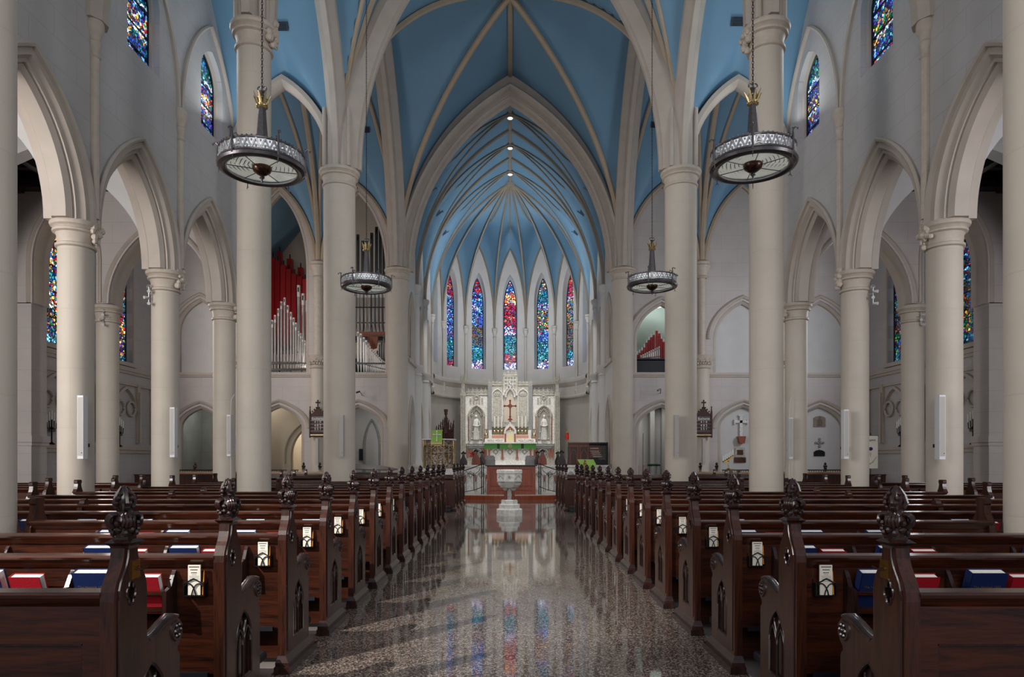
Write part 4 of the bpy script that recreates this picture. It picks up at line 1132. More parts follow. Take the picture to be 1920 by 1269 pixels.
BK += [(1, 2, 2.03, 'b'), (1, 2, 2.25, 'r'), (1, 2, 2.66, 'b'), (1, 2, 2.88, 'r'), (1, 2, 3.55, 'b')]
for n in (3, 4, 5, 6, 7):
    for s in (-1, 1):
        for k in range(6 if n > 3 else 3):
            S_ = 1.87 + .564 * k
            for j in (0, 1):
                if k == 5 and j == 1: continue
                if (n * 5 + k * 3 + j * 2 + s) % 4 != 1: BK.append((s, n, S_ + (.125 if j == 0 else .39), 'br'[(n + j + (s > 0)) % 2]))
for s in (-1, 1):
    for n in (1, 2):
        for k in (3, 4): BK += [(s, n, 1.87 + .564 * k + .13, 'b'), (s, n, 1.87 + .564 * k + .40, 'r')]
BK = [q for q in BK if not (q[1] == 2 and q[2] in (3.5, 3.55))]
cnt = {}
WORDN = ['nearest', 'second from', 'third from', 'fourth from', 'fifth from', 'sixth from', 'seventh from', 'eighth from', 'ninth from', 'tenth from', 'eleventh from', 'twelfth from']
for s in (-1, 1):
    for n in range(1, 8):
        L = sorted([q for q in BK if q[0] == s and q[1] == n], key=lambda q: q[2])
        for j, (s_, n_, xx, k) in enumerate(L):
            src = BB if k == 'b' else RB
            if first[k]: o = src; first[k] = False
            else: o = dup(src)
            o.location = (s * xx, YR[n] - .146, .682); o.rotation_euler = (radians(19), 0, 0)
            tag(o, '%s book, %s pew row on the %s, %s the aisle' % ('blue cloth' if k == 'b' else 'red cloth', ORD[n], SIDE[s], WORDN[j]), 'book', 'hymnals and prayer books in the racks')
# ================================================================== FURNISHINGS
def W(px, py, Y): return ((px - 956.5) * Y / 1280., H + (861 - py) * Y / 1280.)   # photo point at depth Y -> x, z
def WX_(px, Y): return (px - 956.5) * Y / 1280.
def WZ(py, Y): return H + (861 - py) * Y / 1280.

# ---- chandeliers
def chandelier(x, y, z, label, top):
    og = (x, y, z); th = thing('chandelier', og, label, 'chandelier', 'ring chandeliers on long chains')
    R = .52
    q = MB(); q.lathe([(R - .065, -.015), (R - .02, -.035), (R + .025, -.02), (R + .04, .012), (R + .02, .04), (R - .02, .045), (R - .05, .02)], 56, og, cap=False); q.add([], [])
    q.torus((x, y, z + .045), R + .012, .012, 56, 6)
    q.build('lower_ring', 'pewter', th, og)
    q = MB(); q.torus((x, y, z - .012), R - .075, .012, 56, 6); q.torus((x, y, z - .024), R - .03, .006, 56, 5); q.build('inner_rim', 'pewter_l', th, og)
    q = MB(); q.lathe([(R - .022, .055), (R - .022, .19)], 56, og, cap=False); bg = q.build('lit_band', 'band_glow', th, og)
    q = MB()
    n = 30
    for i in range(n):
        a0, a1, am = 2 * pi * i / n, 2 * pi * (i + 1) / n, 2 * pi * (i + .5) / n
        P = lambda a, zz, r=R: (x + r * cos(a), y + r * sin(a), z + zz)
        q.tube([P(a0, .06), P(am, .185)], .016, 5); q.tube([P(am, .185), P(a1, .06)], .016, 5)
        if i % 5 == 1:
            for dz in (.075, .1, .125, .15, .172): q.tube([P(a0 + .03, dz), P(am, dz + .012), P(a1 - .03, dz)], .012, 5)
            q.ball(P(am, .12), .026, 7, 5)
        else: q.ball(P(am, .09), .02, 6, 4); q.ball(P(a0, .155), .016, 6, 4)
    q.build('openwork', 'pewter_l', bg, og)
    q = MB(); q.torus((x, y, z + .195), R + .006, .016, 56, 6); q.torus((x, y, z + .06), R + .004, .008, 56, 5)
    for i in range(56): a = 2 * pi * i / 56; q.ball((x + (R + .012) * cos(a), y + (R + .012) * sin(a), z + .21), .013, 5, 3)
    q.build('upper_rim', 'pewter', th, og)
    # ridged glass disc
    rows = []
    for i in range(60):
        a = 2 * pi * i / 60; k = (i % 10) / 10.; petal = abs(k - .5) * 2
        row = []
        for j in range(15):
            t = j / 14; r = .10 + (R - .155) * t
            zz = .03 + .03 * (j % 2) - .035 * (1 - petal) * sin(pi * t)
            row.append((x + r * cos(a), y + r * sin(a), z + zz))
        rows.append(row)
    rows.append(rows[0])
    q = MB(); q.grid(rows); q.build('ribbed_glass', 'bowl_glass', th, og, angle=20)
    q = MB()
    for j in range(1, 14, 2):
        L = []
        for i in range(60):
            a = 2 * pi * i / 60 + .04; k = (i % 10) / 10.; petal = abs(k - .5) * 2; t = j / 14; r = (.10 + (R - .155) * t) * (1 + .05 * (petal - .5))
            L.append((x + r * cos(a), y + r * sin(a), z + .056 - .035 * (1 - petal) * sin(pi * t)))
        q.tube(L, .0055, 4, True)
    q.build('glass_ridges', 'pewter', th, og)
    q = MB()
    for i in range(6):
        a = 2 * pi * i / 6 + .35
        q.tube([(x + .09 * cos(a), y + .09 * sin(a), z - .005), (x + (R - .05) * cos(a), y + (R - .05) * sin(a), z + .005)], .006, 5)
    q.build('glass_ribs', 'pewter', th, og)
    q = MB(); q.lathe([(0, -.085), (.02, -.083), (.06, -.068), (.11, -.03), (.125, .01), (.125, .03), (0, .03)], 24, og); bo = q.build('bowl', 'bronze', th, og)
    q = MB(); q.lathe([(0, -.175), (.012, -.17), (.018, -.155), (.008, -.14), (.022, -.12), (.012, -.105), (.03, -.09), (.02, -.08)], 12, og)
    for k in range(4): a = k * pi / 2; q.ball((x + .025 * cos(a), y + .025 * sin(a), z - .11), .012, 6, 4)
    q.build('pendant', 'pewter', bo, og)
    q = MB(); q.lathe([(.12, .05), (.098, .1), (.085, .3), (.062, .62), (.05, .80), (.06, .81)], 6, og); q.build('stem', 'pewter', th, og, smooth=False)
    q = MB()
    q.lathe([(.05, .80), (.075, .815), (.05, .835), (.06, .86)], 16, og)
    for k in range(8):
        a = k * pi / 4; c_, s_ = cos(a), sin(a)
        q.tube([(x + .05 * c_, y + .05 * s_, z + .84), (x + .075 * c_, y + .075 * s_, z + .90), (x + .115 * c_, y + .115 * s_, z + .975 + .02 * (k % 2))], [.016, .022, .006], 5, flat=.6)
        q.ball((x + .07 * c_, y + .07 * s_, z + .835), .014, 5, 4)
        q.ball((x + .062 * cos(a + .39), y + .062 * sin(a + .39), z + .93), .014, 5, 4)
    q.build('crown', 'gold', th, og)
    q = MB(); q.lathe([(.03, .86), (.04, .95), (.02, 1.0), (.035, 1.02), (.012, 1.04)], 12, og); q.torus((x - .03, y, z + 1.06), .028, .009, 14, 5, 'y'); q.torus((x + .03, y, z + 1.06), .028, .009, 14, 5, 'y')
    q.build('ring_finial', 'pewter', th, og)
    q = MB(); zz = z + 1.08; i = 0
    while zz < top:
        L = [( .011 * cos(a), .026 * sin(a)) for a in [2 * pi * k / 8 for k in range(8)]]
        if i % 2: q.tube([(x + u, y, zz + w) for u, w in L], .0042, 4, True)
        else: q.tube([(x, y + u, zz + w) for u, w in L], .0042, 4, True)
        zz += .041; i += 1
    q.build('chain', 'iron', th, og)
    for k in range(6):
        a = 2 * pi * k / 6 + .18; c_, s_ = cos(a), sin(a); P = lambda r, zz: (x + r * c_, y + r * s_, z + zz)
        q = MB(); q.tube([P(R + .03, .0), P(R + .035, .1), P(R + .03, .22), P(R + .03, .28)], [.016, .014, .016, .008], 6)
        q.tube([P(R + .03, .28), P(R + .06, .31), P(R + .085, .285)], .008, 5); q.tube([P(R + .0, .24), P(R - .04, .27), P(R - .06, .24)], .008, 5)
        q.ball(P(R + .03, .30), .016, 6, 4); q.ball(P(R + .09, .28), .014, 6, 4)
        q.tube([P(R + .02, -.02), P(R + .02, -.07)], .006, 5); q.tube([P(R + .02, -.05), P(R + .045, -.085)], .005, 4); q.tube([P(R + .02, -.05), P(R - .005, -.085)], .005, 4)
        q.build('bracket', 'pewter', th, og)
    return th
chandelier(-3.27, 9.0, 5.32, 'nearer ring chandelier on the left, hanging before the tall column', 15.0)
chandelier(3.2, 9.0, 5.36, 'nearer ring chandelier on the right, hanging before the tall column', 15.0)
chandelier(-3.2, 15.2, 5.32, 'farther ring chandelier on the left, in front of the organ pipes', 15.2)
chandelier(3.16, 15.2, 5.34, 'farther ring chandelier on the right, beside the thick column', 15.2)

# ---- font
fy = 18.35; fx = -.02; og = (fx, fy, 0); F = thing('baptismal_font', og, 'white octagonal marble font on red shafts standing in the aisle', 'font')
oc = pi / 8
q = MB(); q.lathe([(.37, 0), (.37, .16), (.345, .175), (.30, .185), (.30, .29), (.27, .30), (.235, .31), (.235, .40), (.2, .42), (.12, .43)], 8, og, a0=oc); q.build('stepped_base', 'marble', F, og, smooth=False)
q = MB(); q.lathe([(.06, .42), (.06, .72)], 8, og, a0=oc); q.build('centre_shaft', 'marble', F, og, smooth=False)
for a in (pi / 4, 3 * pi / 4, 5 * pi / 4, 7 * pi / 4):
    q = MB(); p = (fx + .145 * cos(a), fy + .145 * sin(a), 0); q.lathe([(.045, .42), (.04, .45), (.04, .66), (.05, .69)], 14, p); sh = q.build('red_shaft', 'marble_r', F, og)
    q = MB(); q.lathe([(.045, .66), (.07, .70), (.075, .73)], 10, p)
    for i in range(6): q.ball((p[0] + .06 * cos(i), p[1] + .06 * sin(i), .7), .016, 5, 4)
    q.build('capital', 'marble_y', sh, og)
q = MB(); q.lathe([(.12, .72), (.24, .745), (.315, .82), (.335, .87), (.35, .92), (.355, 1.12), (.37, 1.13), (.37, 1.20), (.355, 1.225), (.30, 1.225), (.28, 1.19), (0, 1.18)], 8, og, a0=oc); bw = q.build('bowl', 'marble', F, og, smooth=False)
q = MB()
for k in range(8):
    a = k * pi / 4 - pi / 2; c_, s_ = cos(a), sin(a); R8 = .33
    P = lambda u, w, d=0: (fx + (R8 + d) * c_ - u * s_, fy + (R8 + d) * s_ + u * c_, w)
    if k % 2 == 0:
        q.tube([P(.0, .97, .002), P(.0, 1.08, .002)], .008, 5); q.tube([P(-.04, 1.04, .002), P(.04, 1.04, .002)], .006, 5); q.torus(P(0, 1.035), .03, .006, 14, 5, 'y' if abs(s_) > .5 else 'x')
    else:
        q.tube([P(u, 1.0 + .07 * sin((u + .1) * 15.7)) for u in [-.1 + .02 * i for i in range(11)]], .007, 5)
    q.tube([P(-.13, .91, .004), P(.13, .91, .004)], .009, 5); q.tube([P(-.125, .885, -.004), P(.125, .885, -.004)], .006, 5)
q.build('carving', 'marble_y', bw, og)

# ---- wooden desk front on the platform, hand rails
D_ = 25.8; og = (.04, D_, .17); B_ = thing('pulpit_desk', og, 'broad panelled red-brown wooden desk front behind the marble font', 'desk')
q = MB(); q.box(-.88, .96, D_, D_ + .5, .17, 1.24); q.build('body', 'wood_red', B_, og, smooth=False)
q = MB()
for b_ in ((-.88, -.76, .17, 1.24), (.84, .96, .17, 1.24), (-.76, .84, 1.14, 1.24), (-.76, .84, .34, .42), (-.76, .84, .17, .26), (-.76, .84, .50, .54)): q.box(b_[0], b_[1], D_ - .03, D_, b_[2], b_[3])
q.box(-.72, -.70, D_ - .015, D_, .56, 1.12); q.box(.78, .8, D_ - .015, D_, .56, 1.12); q.build('panel_frame', 'wood_red', B_, og, smooth=False)
q = MB(); q.bbox(-.95, 1.03, D_ - .08, D_ + .55, 1.24, 1.285, .01); q.build('desk_top', 'black', B_, og, smooth=False)
for s in (-1, 1):
    xo = s * 1.06 + .04; og = (xo, 26.1, 0); Hh = thing('hand_rail', og, 'black wrought iron hand rail on the %s of the wooden desk' % SIDE[s], 'hand rail', 'hand rails at the chancel steps')
    def P(d, z): return (xo + s * d, 26.1 - d * .35, z)
    q = MB(); q.tube([P(0, 1.34), P(.3, 1.22), P(.72, 1.07), P(.78, 1.03), P(.74, .98)], .018, 8); q.build('top_rail', 'iron', Hh, og)
    q = MB(); q.tube([P(0, .46), P(.35, .33), P(.74, .26)], .013, 6); q.build('bottom_rail', 'iron', Hh, og)
    for dx in (0., .07):
        q = MB(); q.tube([P(dx, .17), P(dx, 1.32 - dx * .4)], .02, 8); q.build('post', 'iron', Hh, og)
    q = MB(); q.tube([P(.36, .33), P(.36, .85), P(.36, 1.0)], .014, 6); q.build('post', 'iron', Hh, og)
    q = MB(); q.tube([P(.36, .85), P(.30, .95), P(.16, 1.06), P(.12, 1.18)], .011, 5); q.tube([P(.36, .85), P(.42, .93), P(.58, .96), P(.64, 1.06)], .011, 5); q.tube([P(.64, 1.06), P(.72, .94), P(.66, .9)], .009, 5)
    q.build('scroll_brace', 'iron', Hh, og)

# ---- marble parapet across the chancel
for s in (-1, 1):
    a, b = sorted((s * .95, s * 3.92)); og = (s * 2.6, 27.5, 0); P_ = thing('parapet', og, 'low white marble chancel wall with carved panels, %s of the steps' % SIDE[s], 'low wall', 'chancel parapet')
    q = MB(); q.box(a, b, 27.4, 27.62, 0, 1.19); q.build('wall_panel', 'marble', P_, og, smooth=False)
    q = MB(); q.box(a - .02, b + .02, 27.34, 27.68, 1.19, 1.27); q.box(a, b, 27.37, 27.4, 0, .16); q.build('coping', 'marble', P_, og, smooth=False)
    q = MB(); n = 7
    for i in range(n):
        xc = a + (b - a) * (i + .5) / n; w_ = (b - a) / n * .42
        band(q, lambda u, z, d: (u, 27.4 + d, z), xc, w_ * .9, .7, .3, [(0, .01), (0, -.03), (.03, -.03), (.03, .01)], leg=.5, n=6)
        q.tube([(xc - w_ * .5, 27.39, .95), (xc, 27.385, .72), (xc + w_ * .5, 27.39, .95)], .014, 5); q.torus((xc, 27.39, .86), .07, .012, 14, 5, 'y')
    q.build('carved_tracery', 'marble_g', P_, og)
    for i in range(n + 1):
        xc = a + (b - a) * i / n
        q = MB(); q.tube([(xc, 27.37, .62), (xc, 27.37, .88)], .028, 8); q.build('red_colonette', 'marble_r', P_, og)
    # scrolled shadow rail on the step wall
# ---- reredos
RY = 38.3
og = (0, RY, 1.1); R_ = thing('reredos', og, 'tall white carved marble altar screen with lattice canopy below the lancets', 'altar screen')
def rb_(q, x0, x1, y0, y1, d0, d1): # box from photo edges
    a, z1 = W(x0, y0, RY); b, z0 = W(x1, y1, RY); q.box(a, b, RY + d0, RY + d1, z0, z1)
q = MB(); rb_(q, 868, 1046, 738, 872, .12, .5); q.build('back_slab', 'marble_y', R_, og, smooth=False)
def crest(q, x0, x1, ytop, ybot, n, y=RY):
    xa, zt = W(x0, ytop, RY); xb, zb = W(x1, ybot, RY); w = (xb - xa) / n
    q.tube([(xa, y, zb), (xb, y, zb)], .045, 6); q.tube([(xa, y, zb + (zt - zb) * .45), (xb, y, zb + (zt - zb) * .45)], .02, 5)
    for i in range(n):
        xc = xa + w * (i + .5)
        q.torus((xc, y, zb + (zt - zb) * .35), w * .32, .022, 10, 5, 'y')
        q.tube([(xc, y, zb), (xc, y, zt)], [.035, .012], 5); q.tube([(xc - w * .3, y, zb + (zt - zb) * .72), (xc + w * .3, y, zb + (zt - zb) * .72)], .018, 5); q.ball((xc, y, zt), .03, 6, 4)
for s in (-1, 1):
    c0 = 956.5
    X = lambda px: c0 + s * px           # px measured outwards from the axis
    def rbs(q, a, b, y0, y1, d0, d1): rb_(q, *sorted((X(a), X(b))), y0, y1, d0, d1)
    q = MB(); rbs(q, 83, 93, 736, 870, -.12, .45); rbs(q, 85, 91, 712, 736, -.08, .3)
    for k in range(3):
        x_, z_ = W(X(84.5 + 3.5 * k), 712, RY); q.tube([(x_, RY - .15, WZ(866, RY)), (x_, RY - .15, z_ - .9)], .04, 6)
        q.lathe([(.07, 0), (.05, .12), (.0, .42)], 4, (x_, RY - .02, z_ - .05))
    x_, z_ = W(X(88), 712, RY)
    for i in range(7): q.ball((x_ - .09 + .03 * i, RY - .12, z_ - .2 + .07 * (i % 3)), .035, 5, 4)
    q.build('pinnacle_pier', 'marble_y', R_, og, smooth=False)
    q = MB(); rbs(q, 42, 83, 742, 832, 0, .2); sp_ = q.build('side_panel', 'marble', R_, og, smooth=False)
    q = MB(); crest(q, *sorted((X(42), X(82))), 728, 740, 5); q.build('cresting', 'marble_y', R_, og)
    # niche with relief figure
    nx = WX_(X(63), RY); zb, zs, za = WZ(826, RY), WZ(778, RY), WZ(762, RY)
    q = MB(); L = archoutline(nx, .34, zb, zs, za - zs, 8); q.prism(L, RY - .006, RY + .0, 'xz'); q.build('niche_ground', 'niche_shade', sp_, og, smooth=False)
    q = MB(); mY = lambda u, z, d: (u, RY + d, z)
    band(q, mY, nx, .34, zs, za - zs, [(0, 0), (0, -.08), (.06, -.12), (.12, -.06), (.12, 0)], leg=zs - zb, n=8)
    for i in range(9):
        t = -1 + 2 * i / 8; zz = zs + (za - zs) * eq(t * .95); q.torus((nx + .27 * t, RY - .05, zz - .1), .055, .018, 10, 5, 'y')
    for i in range(5):
        for j in range(5 - abs(i - 2)):
            q.tube([(nx + (i - 2) * .16 - .06, RY - .02, za + .12 + j * .13), (nx + (i - 2) * .16 + .06, RY - .02, za + .24 + j * .13)], .012, 4); q.tube([(nx + (i - 2) * .16 + .06, RY - .02, za + .12 + j * .13), (nx + (i - 2) * .16 - .06, RY - .02, za + .24 + j * .13)], .012, 4)
    q.torus((nx, RY - .03, za + .5), .1, .035, 12, 5, 'y')
    q.build('niche_frame', 'marble_y', sp_, og)
    q = MB()    # standing robed figure in relief
    q.lathe([(.17, 0), (.19, .1), (.15, .5), (.13, .8), (.15, 1.02), (.12, 1.15), (.05, 1.22), (.045, 1.26)], 12, (nx + s * .02, RY - .05, zb + .04), sy=.5)
    q.ball((nx + s * .02, RY - .09, zb + 1.36), .07, 9, 7, sz=1.25)
    q.tube([(nx - .12, RY - .1, zb + 1.1), (nx - .16, RY - .13, zb + .85), (nx + .02, RY - .16, zb + .8)], [.05, .045, .035], 6); q.tube([(nx + .14, RY - .1, zb + 1.1), (nx + .18, RY - .13, zb + .86), (nx + .04, RY - .16, zb + .78)], [.05, .045, .035], 6)
    for i in range(7): q.tube([(nx - .12 + .04 * i, RY - .13, zb + .06), (nx - .09 + .03 * i, RY - .14, zb + .75)], .014, 5)
    for i in range(10): q.ball((nx - .27 + .06 * i, RY - .03, zb + .1 + .13 * ((i * 3) % 9)), .04, 6, 4)
    q.build('relief_figure', 'marble', sp_, og)
    for px in (49, 77):
        q = MB(); xx = WX_(X(px), RY); q.tube([(xx, RY - .06, zb), (xx, RY - .06, zs - .1)], .045, 8); q.build('red_colonette', 'marble_r', sp_, og)
        q = MB(); q.tube([(xx, RY - .06, zs - .1), (xx, RY - .06, zs + .05)], .07, 8); q.build('colonette_capital', 'marble_y', sp_, og)
    q = MB(); rbs(q, 44, 82, 833, 836, -.1, .1); rbs(q, 48, 78, 836, 840, -.05, .1); x_, z_ = W(X(62), 850, RY); q.torus((x_, RY - .02, z_), .26, .03, 20, 5, 'y'); q.torus((x_, RY - .02, z_), .15, .025, 4, 5, 'y')
    q.build('base_moulding', 'marble_g', sp_, og, smooth=False)
    for px in (46, 50, 74, 79):
        q = MB(); xx = WX_(X(px), RY); q.tube([(xx, RY + .0, WZ(858, RY)), (xx, RY + .0, WZ(842, RY))], .05, 8); q.build('red_colonette', 'marble_r', sp_, og)
    q = MB(); rbs(q, 14, 42, 722, 800, -.05, .3); wg = q.build('wing_panel', 'marble_y', R_, og, smooth=False)
    q = MB(); crest(q, *sorted((X(14.5), X(42))), 713, 722, 4, RY - .05); q.build('cresting', 'marble_y', R_, og)
    q = MB(); rbs(q, 34, 41, 718, 830, -.2, 0); xx = WX_(X(37.5), RY)
    for i in range(12): q.torus((xx, RY - .2, WZ(726 + i * 6, RY)), .06, .016, 8, 4, 'y')
    q.build('pilaster', 'marble_g', wg, og, smooth=False)
    q = MB(); band(q, mY, WX_(X(24), RY), .26, WZ(740, RY), .3, [(0, -.05), (0, -.1), (.06, -.1), (.06, -.05)], leg=1.5, n=6)
    for i in range(3): q.torus((WX_(X(24), RY) - .12 + .12 * i, RY - .08, WZ(739, RY)), .06, .016, 10, 4, 'y')
    q.build('blind_arch', 'marble', wg, og)
q = MB(); rb_(q, 943, 970.5, 704, 800, -.12, .3); tw_ = q.build('tower', 'marble_y', R_, og, smooth=False)
q = MB(); crest(q, 943, 970, 695, 704, 4, RY - .12); q.build('cresting', 'marble_y', R_, og)
q = MB(); yy = RY - .16
for px in (945.5, 951.5, 956.7, 962, 967.5): q.tube([(WX_(px, RY), yy, WZ(736 if px in (945.5, 967.5) else 730, RY)), (WX_(px, RY), yy, WZ(706, RY))], .022, 5)
for py in (706.5, 713, 720): q.tube([(WX_(946, RY), yy, WZ(py, RY)), (WX_(968, RY), yy, WZ(py, RY))], .02, 5)
for a_, b_ in (((951.5, 720), (956.7, 728)), ((962, 720), (956.7, 728)), ((945.5, 736), (951.5, 727)), ((967.5, 736), (962, 727))): q.tube([(WX_(a_[0], RY), yy, WZ(a_[1], RY)), (WX_(b_[0], RY), yy, WZ(b_[1], RY))], .022, 5)
q.ball((WX_(955, RY), yy, WZ(717, RY)), .05, 7, 5); q.ball((WX_(955, RY), yy, WZ(724, RY)), .05, 7, 5)
q.build('canopy_lattice', 'marble', tw_, og)
q = MB(); band(q, mY, 0, .2, WZ(742, RY), .34, [(0, -.12), (0, -.2), (.08, -.22), (.1, -.12)], leg=.1, n=8)
for sx in (-1, 1): q.lathe([(.06, 0), (.045, .2), (0, .5)], 6, (sx * .36, RY - .18, WZ(742, RY)))
q.build('ogee_hood', 'marble', tw_, og)
q = MB(); L = archoutline(0, .33, WZ(792, RY), WZ(758, RY), .42, 8); q.prism(L, RY - .14, RY - .12, 'xz'); q.build('plain_panel', 'cream', tw_, og, smooth=False)
# ---- altar
AYY = 36.7
og = (0, AYY, 1.1); A_ = thing('high_altar', og, 'white marble altar with red colonettes and pink panelled shelves', 'altar')
def ab(q, x0, x1, y0, y1, Y0, Y1):
    a, z1 = W(x0, y0, Y0); b, z0 = W(x1, y1, Y0); q.box(a, b, Y0, Y1, z0, z1)
q = MB(); q.box(-1.25, 1.25, AYY + .1, AYY + .8, 1.1, 2.28); q.box(-1.5, 1.5, AYY - .5, AYY + .9, 1.1, 1.22); q.box(-1.3, 1.3, AYY + .02, AYY + .8, 1.22, 1.45); q.build('body', 'marble', A_, og, smooth=False)
q = MB(); q.box(-1.4, 1.4, AYY - .02, AYY + .85, 2.28, 2.38); q.build('mensa', 'marble', A_, og, smooth=False)
for px in (917, 942, 969.5, 995):
    q = MB(); xx = WX_(px, AYY); q.tube([(xx, AYY + .04, 1.62), (xx, AYY + .04, 2.0)], .045, 8); q.box(xx - .07, xx + .07, AYY - .02, AYY + .08, 1.52, 1.62); q.box(xx - .07, xx + .07, AYY - .02, AYY + .08, 2.0, 2.08); q.build('red_colonette', 'marble_r', A_, og)
q = MB()
for xc in (-.78, 0, .78):
    q.torus((xc, AYY + .09, 1.9), .1, .025, 12, 5, 'y'); q.tube([(xc - .25, AYY + .09, 2.05), (xc, AYY + .08, 1.75), (xc + .25, AYY + .09, 2.05)], .02, 5); q.tube([(xc - .3, AYY + .09, 1.95), (xc - .1, AYY + .08, 2.1), (xc + .1, AYY + .08, 2.1), (xc + .3, AYY + .09, 1.95)], .018, 5)
q.build('carved_swags', 'marble_g', A_, og)
GY = 37.4
q = MB(); ab(q, 909, 1004, 822, 829, GY, GY + .4); ab(q, 920, 993, 815, 822, GY + .15, GY + .6); ab(q, 916, 922, 806, 822, GY + .2, GY + .6); ab(q, 990, 996, 806, 822, GY + .2, GY + .6); q.build('gradine', 'marble', A_, og, smooth=False)
for x0, x1 in ((922, 945), (968, 991)):
    q = MB(); ab(q, x0, x1, 816, 821, GY + .13, GY + .16); q.build('pink_panel', 'marble_p', A_, og, smooth=False)
text_obj('inscription', 'HOLY HOLY', .15, 'goldleaf', A_, (WX_(928, GY) - og[0], GY - .01 - og[1], WZ(826, GY) - og[2])); text_obj('inscription', 'HOLY LORD', .15, 'goldleaf', A_, (WX_(986, GY) - og[0], GY - .01 - og[1], WZ(826, GY) - og[2]))
q = MB(); L = [W(945, 830, GY - .15), W(945, 808, GY - .15), W(948, 800, GY - .15), W(956.5, 793, GY - .15), W(965, 800, GY - .15), W(968, 808, GY - .15), W(968, 830, GY - .15)]; q.prism(L, GY - .15, GY + .4, 'xz'); tb = q.build('tabernacle', 'marble', A_, og, smooth=False)
q = MB(); ab(q, 951.5, 962, 813, 828, GY - .18, GY - .15); q.build('golden_door', simple('pale gilt door', srgb(226, 212, 160), .4, .3), tb, og, smooth=False)
q = MB()
for px in (947.5, 965.5): q.tube([(WX_(px, GY), GY - .18, WZ(829, GY)), (WX_(px, GY), GY - .18, WZ(813, GY))], .05, 8)
q.tube([(WX_(949, GY), GY - .18, WZ(808, GY)), (0, GY - .18, WZ(800, GY)), (WX_(964, GY), GY - .18, WZ(808, GY))], .035, 6); q.build('red_colonettes', 'marble_r', tb, og)
q = MB(); x_, z_ = 0, WZ(805, GY); q.torus((0, GY - .17, z_), .07, .03, 10, 5, 'y'); q.build('gilt_boss', 'gold', tb, og)
q = MB()
q.lathe([(.12, 0), (.09, .05), (.05, .12), (.07, .16)], 12, (0, GY - .02, WZ(793, GY))); q.build('cross_foot', 'marble_y', tb, og)
# frontal, linen
q = MB(); yf = AYY - .05; ab(q, 908, 1005, 830.5, 841, yf, yf + .02); FR = q.build('altar_frontal', 'green', None, (0, yf, 2.0), smooth=False)
tag(FR, 'green altar cloth hanging down the front of the marble altar', 'altar cloth')
q = MB()
for x0, x1 in ((932, 937), (977, 982)): ab(q, x0, x1, 830.5, 841, yf - .006, yf)
q.build('velvet_strip', 'darkgreen', FR, (0, yf, 2.0), smooth=False)
q = MB(); z_ = WZ(841, yf)
for i in range(34): xx = WX_(908, yf) + (WX_(1005, yf) - WX_(908, yf)) * (i + .5) / 34; q.ball((xx, yf - .005, z_ - .035), .03, 6, 4)
q.build('fringe', 'gold', FR, (0, yf, 2.0))
q = MB(); zc_ = WZ(836, yf)
for k in range(3): a = pi / 2 + k * 2 * pi / 3; q.torus((.042 * cos(a), yf - .008, zc_ + .042 * sin(a)), .045, .009, 14, 4, 'y')
q.torus((0, yf - .008, zc_), .1, .007, 20, 4, 'y'); q.build('gold_emblem', 'gold', FR, (0, yf, 2.0))
q = MB(); q.box(-1.43, 1.43, AYY - .08, GY, 2.385, 2.40); q.box(-1.43, 1.43, AYY - .085, AYY - .075, 2.35, 2.40)
o = q.build('altar_linen', 'linen', None, (0, AYY, 2.385), smooth=False); tag(o, 'white linen cloth laid on top of the marble altar', 'cloth')
# cross
cx_, cz_ = 0, WZ(761, GY); K = MB(); yq = GY + .0
K.tube([(0, yq, WZ(782, GY)), (0, yq, WZ(752, GY))], .035, 6); K.tube([(-.28, yq, cz_), (.28, yq, cz_)], .032, 6)
for px, pz in ((0, WZ(751, GY)), (-.3, cz_), (.3, cz_), (0, WZ(781, GY))):
    K.lathe([(0, -.06), (.055, 0), (0, .06)], 4, (px, yq, pz)); 
    for a in (0, pi / 2, pi, 3 * pi / 2): K.ball((px + .05 * cos(a), yq, pz + .05 * sin(a)), .024, 6, 4)
K.lathe([(.16, 0), (.12, .04), (.04, .1), (.03, .25)], 12, (0, yq, WZ(793, GY) + .17))
K.torus((0, yq, cz_), .1, .02, 16, 5, 'y')
o = K.build('altar_cross', 'marble_r', None, (0, yq, WZ(792, GY))); o.data.materials[0] = simple('dark red enamel cross', srgb(120, 28, 24), .35, .3); tag(o, 'dark red cross with knobbed arms standing above the tabernacle', 'cross')
# candlesticks and candles
def candlestick(x, y, z0, zt, label, big=False):
    og = (x, y, z0); th = thing('candlestick', og, label, 'candlestick', 'brass candlesticks on the altar')
    q = MB(); h = .36 if not big else .5
    q.lathe([(.092, 0), (.085, .03), (.04, .06), (.03, .09), (.08, .15), (.09, .2), (.06, .26), (.025, .3), (.03, h - .04), (.085, h), (.085, h + .015)], 12, og); q.build('stand', 'gold', th, og)
    c_ = MB(); c_.lathe([(.035, h + .01), (.035, zt - z0)], 10, og); cd = c_.build('candle', 'candle', None, (x, y, z0 + h)); tag(cd, label.replace('candlestick', 'candle in the candlestick').replace('brass ', 'white '), 'candle', 'candles on the altar')
nm_ = ['outer', 'middle', 'inner']
for s in (-1, 1):
    for k, px in enumerate((29.2, 22.5, 15.6)):
        yq = GY + .38
        candlestick(WX_(956.5 + s * px, yq), yq, WZ(815, GY + .15) + .004, WZ(780, yq), 'brass candlestick, %s of three %s of the tabernacle' % (nm_[k], SIDE[s]))
    yq = GY + .15
    candlestick(WX_(956.5 + s * 45., yq), yq, WZ(822, GY) + .004, WZ(780, yq), 'taller brass candlestick at the %s end of the altar shelf' % SIDE[s], True)
    yq = AYY + .1

